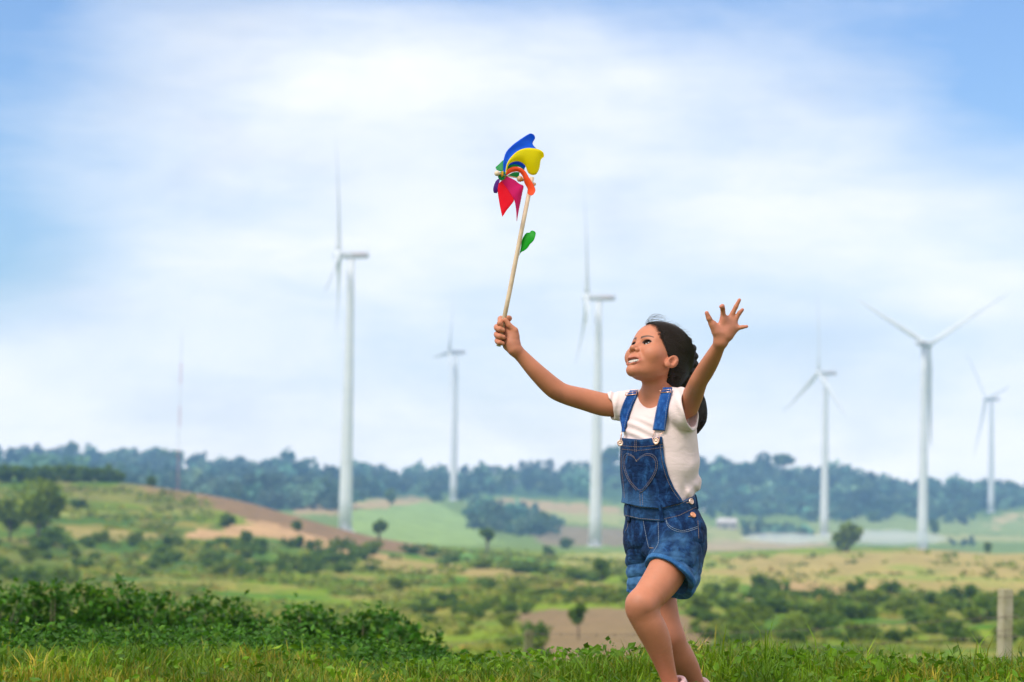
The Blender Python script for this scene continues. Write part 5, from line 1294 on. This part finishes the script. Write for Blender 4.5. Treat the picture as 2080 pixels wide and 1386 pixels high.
def strand_mesh(PT, r0, name, mat, parent, taper=True):
    n, k, _ = PT.shape; t = np.gradient(PT, axis=1); t /= np.maximum(np.linalg.norm(t, axis=2, keepdims=True), 1e-9)
    a = np.cross(t, np.array([.3, .2, .9])); a /= np.maximum(np.linalg.norm(a, axis=2, keepdims=True), 1e-9); b_ = np.cross(t, a)
    rr = r0 * (np.sin(np.linspace(.25, 3.0, k)) if taper else np.ones(k)); rr = rr[None, :, None] * rh.uniform(.7, 1.3, (n, 1, 1))
    V = np.stack([PT + (a * math.cos(q_) + b_ * math.sin(q_)) * rr for q_ in (0, 2.094, 4.189)], 2).reshape(-1, 3)
    i = np.arange(n)[:, None, None] * k * 3; j = np.arange(k - 1)[None, :, None] * 3; c = np.arange(3)[None, None, :]
    A = i + j + c; B = i + j + (c + 1) % 3; F = np.stack([A, B, B + 3, A + 3], -1).reshape(-1, 4)
    return mesh_obj(name, V, F, mat, parent)
qh = hl(haV); on = np.abs(cap_only(haV)) < .004
idx = rh.choice(np.where(on)[0], 3600); st = haV[idx]
PT = strands(st, KN, cap_only, 12, .0062, 0, 'x')
# stop strands before they pass the knot
strand_mesh(PT, .0009, 'hair_strands', M_strand, ho)
# strands along the hairline, starting on the scalp in front of the cap edge
us = rh.uniform(-.012, .078, 900); sg = rh.choice([-1, 1], 900)
qq = np.zeros((900, 3)); gq = np.interp(us, HLU, HLF)
qq[:, 1] = gq - .018 * (sg < 0) + rh.uniform(-.003, .006, 900); qq[:, 2] = us; ins = 1 - ((qq[:, 1] + .018) / .092) ** 2 - ((us - .034) / .079) ** 2; qq[:, 0] = sg * .078 * np.sqrt(np.clip(ins, 0, 1))
st = HO + qq @ HM; PT = strands(st, KN, cap_only, 12, .0055, 0, 'x', lift=.0002)
PT[:, 0] -= grad(cap_only, PT[:, 0]) * .0035; PT[:, 1] -= grad(cap_only, PT[:, 1]) * .001
strand_mesh(PT, .0007, 'hair_strands', M_strand, ho)
# ponytail strands
cl_ = spline([NP(J(*v)) for v in ((1398, 762, .055), (1412, 795, .085), (1419, 822, .10), (1420, 846, .10), (1416, 866, .09), (1411, 884, .085))], 14)
rad = np.interp(np.linspace(0, 1, 14), [0, .2, .45, .7, .88, 1], [9, 12.5, 16, 16, 10, 2]) * PXM
ns_ = 700; an = rh.uniform(0, 6.28, ns_); rr = np.sqrt(rh.uniform(.75, 1.08, ns_)); e1 = NP(CR); e2 = np.array([0, 1., 0])
PT = cl_[None] + (np.cos(an)[:, None, None] * e1 + np.sin(an)[:, None, None] * e2) * (rr[:, None] * rad[None])[:, :, None]; PT += rh.normal(size=PT.shape) * .0004
strand_mesh(PT, .0008, 'hair_strands', M_strand, ho)
# wind-blown loose hairs
PTs = []
for k in range(24):
    x0 = rh.uniform(1309, 1322); y0 = 664 - (x0 - 1309) * .35; top = rh.uniform(636, 652); x1 = rh.uniform(1330, 1362); y1 = rh.uniform(640, 664); dd = rh.uniform(-.06, .0)
    PTs.append(spline([NP(J(x0, y0, -.03)), NP(J(x0 + 3, (y0 + top) / 2, -.03 + dd * .3)), NP(J(x0 + 12 + 6 * rh.random(), top, -.02 + dd * .5)), NP(J((x0 + x1) / 2 + 10, top + 3, dd * .6)), NP(J(x1, y1, dd * .5))], 16))
strand_mesh(np.stack(PTs), .00024, 'loose_hairs', M_strand, ho)
PTs = []
for k in range(120):
    a = rh.uniform(-.2, 1.35); bx0, by0 = 1345 + 62 * math.sin(a * 1.15), 722 - 66 * math.cos(a * 1.15); L_ = rh.uniform(3, 15); c_ = rh.uniform(-.5, .9)
    dx, dy = math.cos(a - .3), math.sin(a - .3); PTs.append(spline([NP(J(bx0 - dx * 10, by0 - dy * 10 + 3, .01)), NP(J(bx0, by0, .01)), NP(J(bx0 + dx * L_ * .6 + 2, by0 + dy * L_ * .6 - 4 * c_, .01)), NP(J(bx0 + dx * L_ + 3, by0 + dy * L_ - 8 * c_, .015))], 12))
strand_mesh(np.stack(PTs), .00015, 'loose_hairs', M_strand, ho)
# ------------------------------------------------------------------ pinwheel
pw = empty('pinwheel', J(1013, 703, 0)); tag(pw, 'rainbow toy pinwheel on a wooden stick held up in the girl\'s fist', 'pinwheel')
M_wood = simple('pale_wood', (.55, .40, .27), (.68, .52, .37), 40, .6, .2, 120)
M_wood2 = simple('turned_wood', (.42, .25, .13), (.52, .33, .18), 60, .5)
def C5(x, y): return 960 + x / 4.78, 250 + y / 4.78
mb = MB(); A = J(1012.5, 704, 0); B = J(1081, 360, -.02); mb.tube([A, A.lerp(B, .33) + Vector((.0006, 0, 0)), A.lerp(B, .66), B], [.0064, .0066, .0064, .0062], 14); mb.build('stick', M_wood, pw)
mb = MB(); mb.tube([J(1087.5, 375, -.018), J(1078, 368, -.02), J(1052, 362, -.035), J(1012, 354, -.062)], .0016, 8); mb.build('axle', M_wood2, pw)
def bead(x, y, dd, r_, name='bead', mat=M_wood2, flat=1.):
    c = J(x, y, dd); ax = (J(1012, 354, -.062) - J(1078, 368, -.02)).normalized(); q_ = ax.to_track_quat('Z', 'Y'); bm_ = bmesh.new(); bmesh.ops.create_uvsphere(bm_, u_segments=24, v_segments=16, radius=r_)
    mesh_obj(name, [c + q_ @ Vector((v.co.x, v.co.y, v.co.z * flat)) for v in bm_.verts], [[v.index for v in f.verts] for f in bm_.faces], mat, pw)
bead(1009.5, 352.5, -.066, .0078, mat=M_wood); bead(1016, 353.5, -.060, .0030); bead(1055, 363.5, -.034, .0088, flat=.8); bead(1086, 374.5, -.018, .0050, flat=.7); bead(1061, 364.8, -.03, .006, flat=.9)
def plastic(name, c):
    m, N, b = material(name); b.inputs['Base Color'].default_value = c + (1,); b.inputs['Roughness'].default_value = .5; b.inputs['Specular IOR Level'].default_value = .4
    b.inputs['Subsurface Weight'].default_value = .0
    t = N.n('ShaderNodeBsdfTranslucent'); t.inputs[0].default_value = c + (1,); mx = N.n('ShaderNodeMixShader', inp={0: .5}); o = [n for n in N.t.nodes if n.type == 'OUTPUT_MATERIAL'][0]
    N.l(b.outputs[0], mx.inputs[1]); N.l(t.outputs[0], mx.inputs[2]); N.l(mx.outputs[0], o.inputs[0]); return m
bead(1019.5, 354, -.056, .0095, 'washer', plastic('yellow_washer', (.75, .42, .02)), .22); bead(1058, 364.2, -.037, .0085, 'washer', plastic('orange_washer', (.62, .25, .03)), .3)
def vane(name, colr, A_, B_, da, db, bow=.0, n=30, nw=10):
    """curled sheet between two edges; da, db: depths along each edge"""
    A_ = spline([C5(*q) for q in A_], n); B_ = spline([C5(*q) for q in B_], n); t = np.linspace(0, 1, n)
    da = np.interp(t, np.linspace(0, 1, len(da)), da); db = np.interp(t, np.linspace(0, 1, len(db)), db); V = []
    for i in range(n):
        for j in range(nw + 1):
            s = j / nw; q = A_[i] * (1 - s) + B_[i] * s; V.append(NP(J(q[0], q[1], da[i] * (1 - s) + db[i] * s - .45 * bow * math.sin(math.pi * s) * math.sin(math.pi * min(1, t[i] * 1.1)))))
    V = np.array(V); G = V.reshape(n, nw + 1, 3); nr_ = np.cross(np.gradient(G, axis=0), np.gradient(G, axis=1)); nr_ /= np.maximum(np.linalg.norm(nr_, axis=2, keepdims=True), 1e-9)
    W = (G + nr_ * .0003).reshape(-1, 3); U_ = (G - nr_ * .0003).reshape(-1, 3); K = len(W); m_ = nw + 1; F = []
    for i in range(n - 1):
        for j in range(nw): a = i * m_ + j; F += [(a, a + 1, a + m_ + 1, a + m_), (K + a, K + a + m_, K + a + m_ + 1, K + a + 1)]
        a = i * m_; F += [(a, a + m_, K + a + m_, K + a)]; a += nw; F += [(a, K + a, K + a + m_, a + m_)]
    F += [(j, K + j, K + j + 1, j + 1) for j in range(nw)] + [((n - 1) * m_ + j, (n - 1) * m_ + j + 1, K + (n - 1) * m_ + j + 1, K + (n - 1) * m_ + j) for j in range(nw)]
    o = mesh_obj(name, np.vstack([W, U_]), F, plastic(name + '_' + colr[0], colr[1]), pw); o['label'] = colr[0] + ' curled vane'; return o
BL = ('blue', (.0, .15, .86)); YE = ('yellow', (1.0, .86, .0)); GR = ('green', (.0, .36, .08)); ORG = ('orange', (.97, .12, .02)); MG = ('magenta', (.82, .01, .22)); RD = ('red', (.96, .0, .03)); PU = ('purple', (.12, .02, .30))
vane('vane', BL, [(298, 520), (298, 440), (300, 365), (325, 285), (380, 222), (450, 168), (525, 119), (562, 102), (592, 112)], [(318, 500), (335, 420), (385, 335), (450, 275), (540, 245), (625, 262), (582, 205), (606, 150), (600, 124)], [-.055, -.05, -.03, -.015, 0, .005], [-.055, -.045, -.025, -.01, .0, .01, .01, .005], -.010)
vane('vane', YE, [(318, 492), (330, 410), (362, 345), (430, 278), (510, 246), (590, 245), (650, 260), (684, 285), (693, 314)], [(326, 488), (342, 420), (375, 385), (440, 372), (505, 405), (545, 490), (610, 503), (648, 440), (660, 362), (692, 330)], [-.058, -.055, -.045, -.035, -.03, -.03], [-.058, -.05, -.035, -.02, -.01, .0, .0], .012)
vane('vane', BL, [(340, 415), (362, 372), (430, 354), (490, 378), (518, 415)], [(345, 425), (385, 402), (440, 408), (480, 432), (502, 447)], [-.03, -.02, -.01, -.005], [-.02, -.01, 0, 0], .004)
vane('vane', GR, [(325, 455), (350, 415), (400, 402), (450, 412), (505, 450)], [(330, 470), (365, 440), (420, 428), (455, 428), (500, 456)], [-.03, -.02, -.01, 0], [-.02, -.02, -.01, 0], .004)
vane('vane', GR, [(338, 512), (365, 495), (405, 478), (455, 478)], [(345, 520), (375, 522), (410, 530), (448, 532)], [-.035, -.03, -.02, -.015], [-.035, -.03, -.02, -.015], .003)
vane('vane', GR, [(222, 432), (255, 402), (302, 362), (302, 420)], [(232, 455), (262, 468), (290, 470), (300, 450)], [-.03, -.03, -.025, -.03], [-.035, -.04, -.045, -.04], .003)
vane('hub_cap', GR, [(246, 505), (250, 535), (278, 560), (312, 545)], [(262, 480), (300, 470), (322, 490), (326, 515)], [-.0555, -.0555, -.0555, -.055], [-.0535, -.053, -.053, -.053], .001)
vane('vane', ORG, [(305, 532), (328, 468), (375, 432), (440, 428), (505, 462), (548, 530), (592, 600), (610, 655), (588, 698)], [(312, 536), (345, 500), (390, 478), (445, 474), (485, 515), (505, 585), (534, 640), (536, 688), (570, 706)], [-.055, -.05, -.04, -.035, -.04, -.045, -.05], [-.055, -.045, -.035, -.03, -.03, -.035, -.045], .010)
vane('vane', MG, [(318, 512), (360, 530), (410, 556), (455, 592), (494, 612), (482, 680), (462, 780), (442, 880), (430, 955)], [(280, 566), (300, 600), (325, 635), (355, 680), (385, 720), (405, 752), (416, 800), (424, 860), (428, 950)], [-.05, -.045, -.035, -.03, -.03, -.03, -.03], [-.05, -.045, -.045, -.04, -.04], .009)
vane('vane', RD, [(278, 562), (310, 605), (345, 650), (375, 700), (402, 750), (370, 800), (330, 850), (290, 912)], [(252, 590), (244, 640), (246, 690), (254, 740), (262, 790), (272, 840), (282, 885), (288, 908)], [-.056, -.052, -.05, -.05, -.045], [-.05, -.045, -.045, -.045], .008)
vane('vane', PU, [(258, 540), (230, 560), (208, 605), (200, 650), (208, 680)], [(264, 560), (252, 600), (246, 640), (244, 665), (236, 682)], [-.03, -.02, -.015], [-.035, -.03, -.02], .004)
LF = [(450, 1292), (462, 1245), (470, 1200), (476, 1150), (492, 1108), (520, 1070), (545, 1066), (556, 1062), (572, 1046), (590, 1048), (612, 1068), (607, 1105), (590, 1145), (556, 1180), (535, 1212), (505, 1238), (478, 1254)]
A_ = LF[:10]; B_ = [LF[0]] + LF[:9:-1] + [LF[10]]
o = vane('leaf', ('green', (.0, .46, .008)), LF[:10], [LF[0], (470, 1258), (505, 1238), (535, 1212), (556, 1180), (590, 1145), (607, 1105), (612, 1068), (596, 1050)], [-.008, -.005, -.002, 0], [-.008, -.01, -.012, -.008], .003); o['label'] = 'bright green leaf-shaped flap'
mb = MB(); mb.box((0, 1190, 40), (7200, 2560, 260))
tag(mb.build('haze', volume_mat('haze_air', (.30, .56, 1, 1), .00030), None, False), kind='stuff')
# drifting field smoke behind the crest of the dry field
for (px, py, Y, wpx, hpx, dens) in ((1600, 1094, 900, 190, 22, .03), (1800, 1092, 960, 250, 30, .03)):
    c = P(px, py, Y); s_ = Y / FPX; bm_ = bmesh.new(); bmesh.ops.create_icosphere(bm_, subdivisions=4, radius=1)
    V = [c + Vector((v.co.x * wpx * s_ * .5, v.co.y * 22, v.co.z * hpx * s_ * .5)) * (1 + .25 * noise.noise(v.co * 2.2)) if False else c + Vector((v.co.x * wpx * s_ * .5, v.co.y * 22, v.co.z * hpx * s_ * .5 * (1 + .5 * noise.noise(v.co * 3)))) for v in bm_.verts]
    tag(mesh_obj('smoke', V, [[v.index for v in f.verts] for f in bm_.faces], volume_mat('field_smoke', (.93, .96, 1, 1), dens)), kind='stuff')
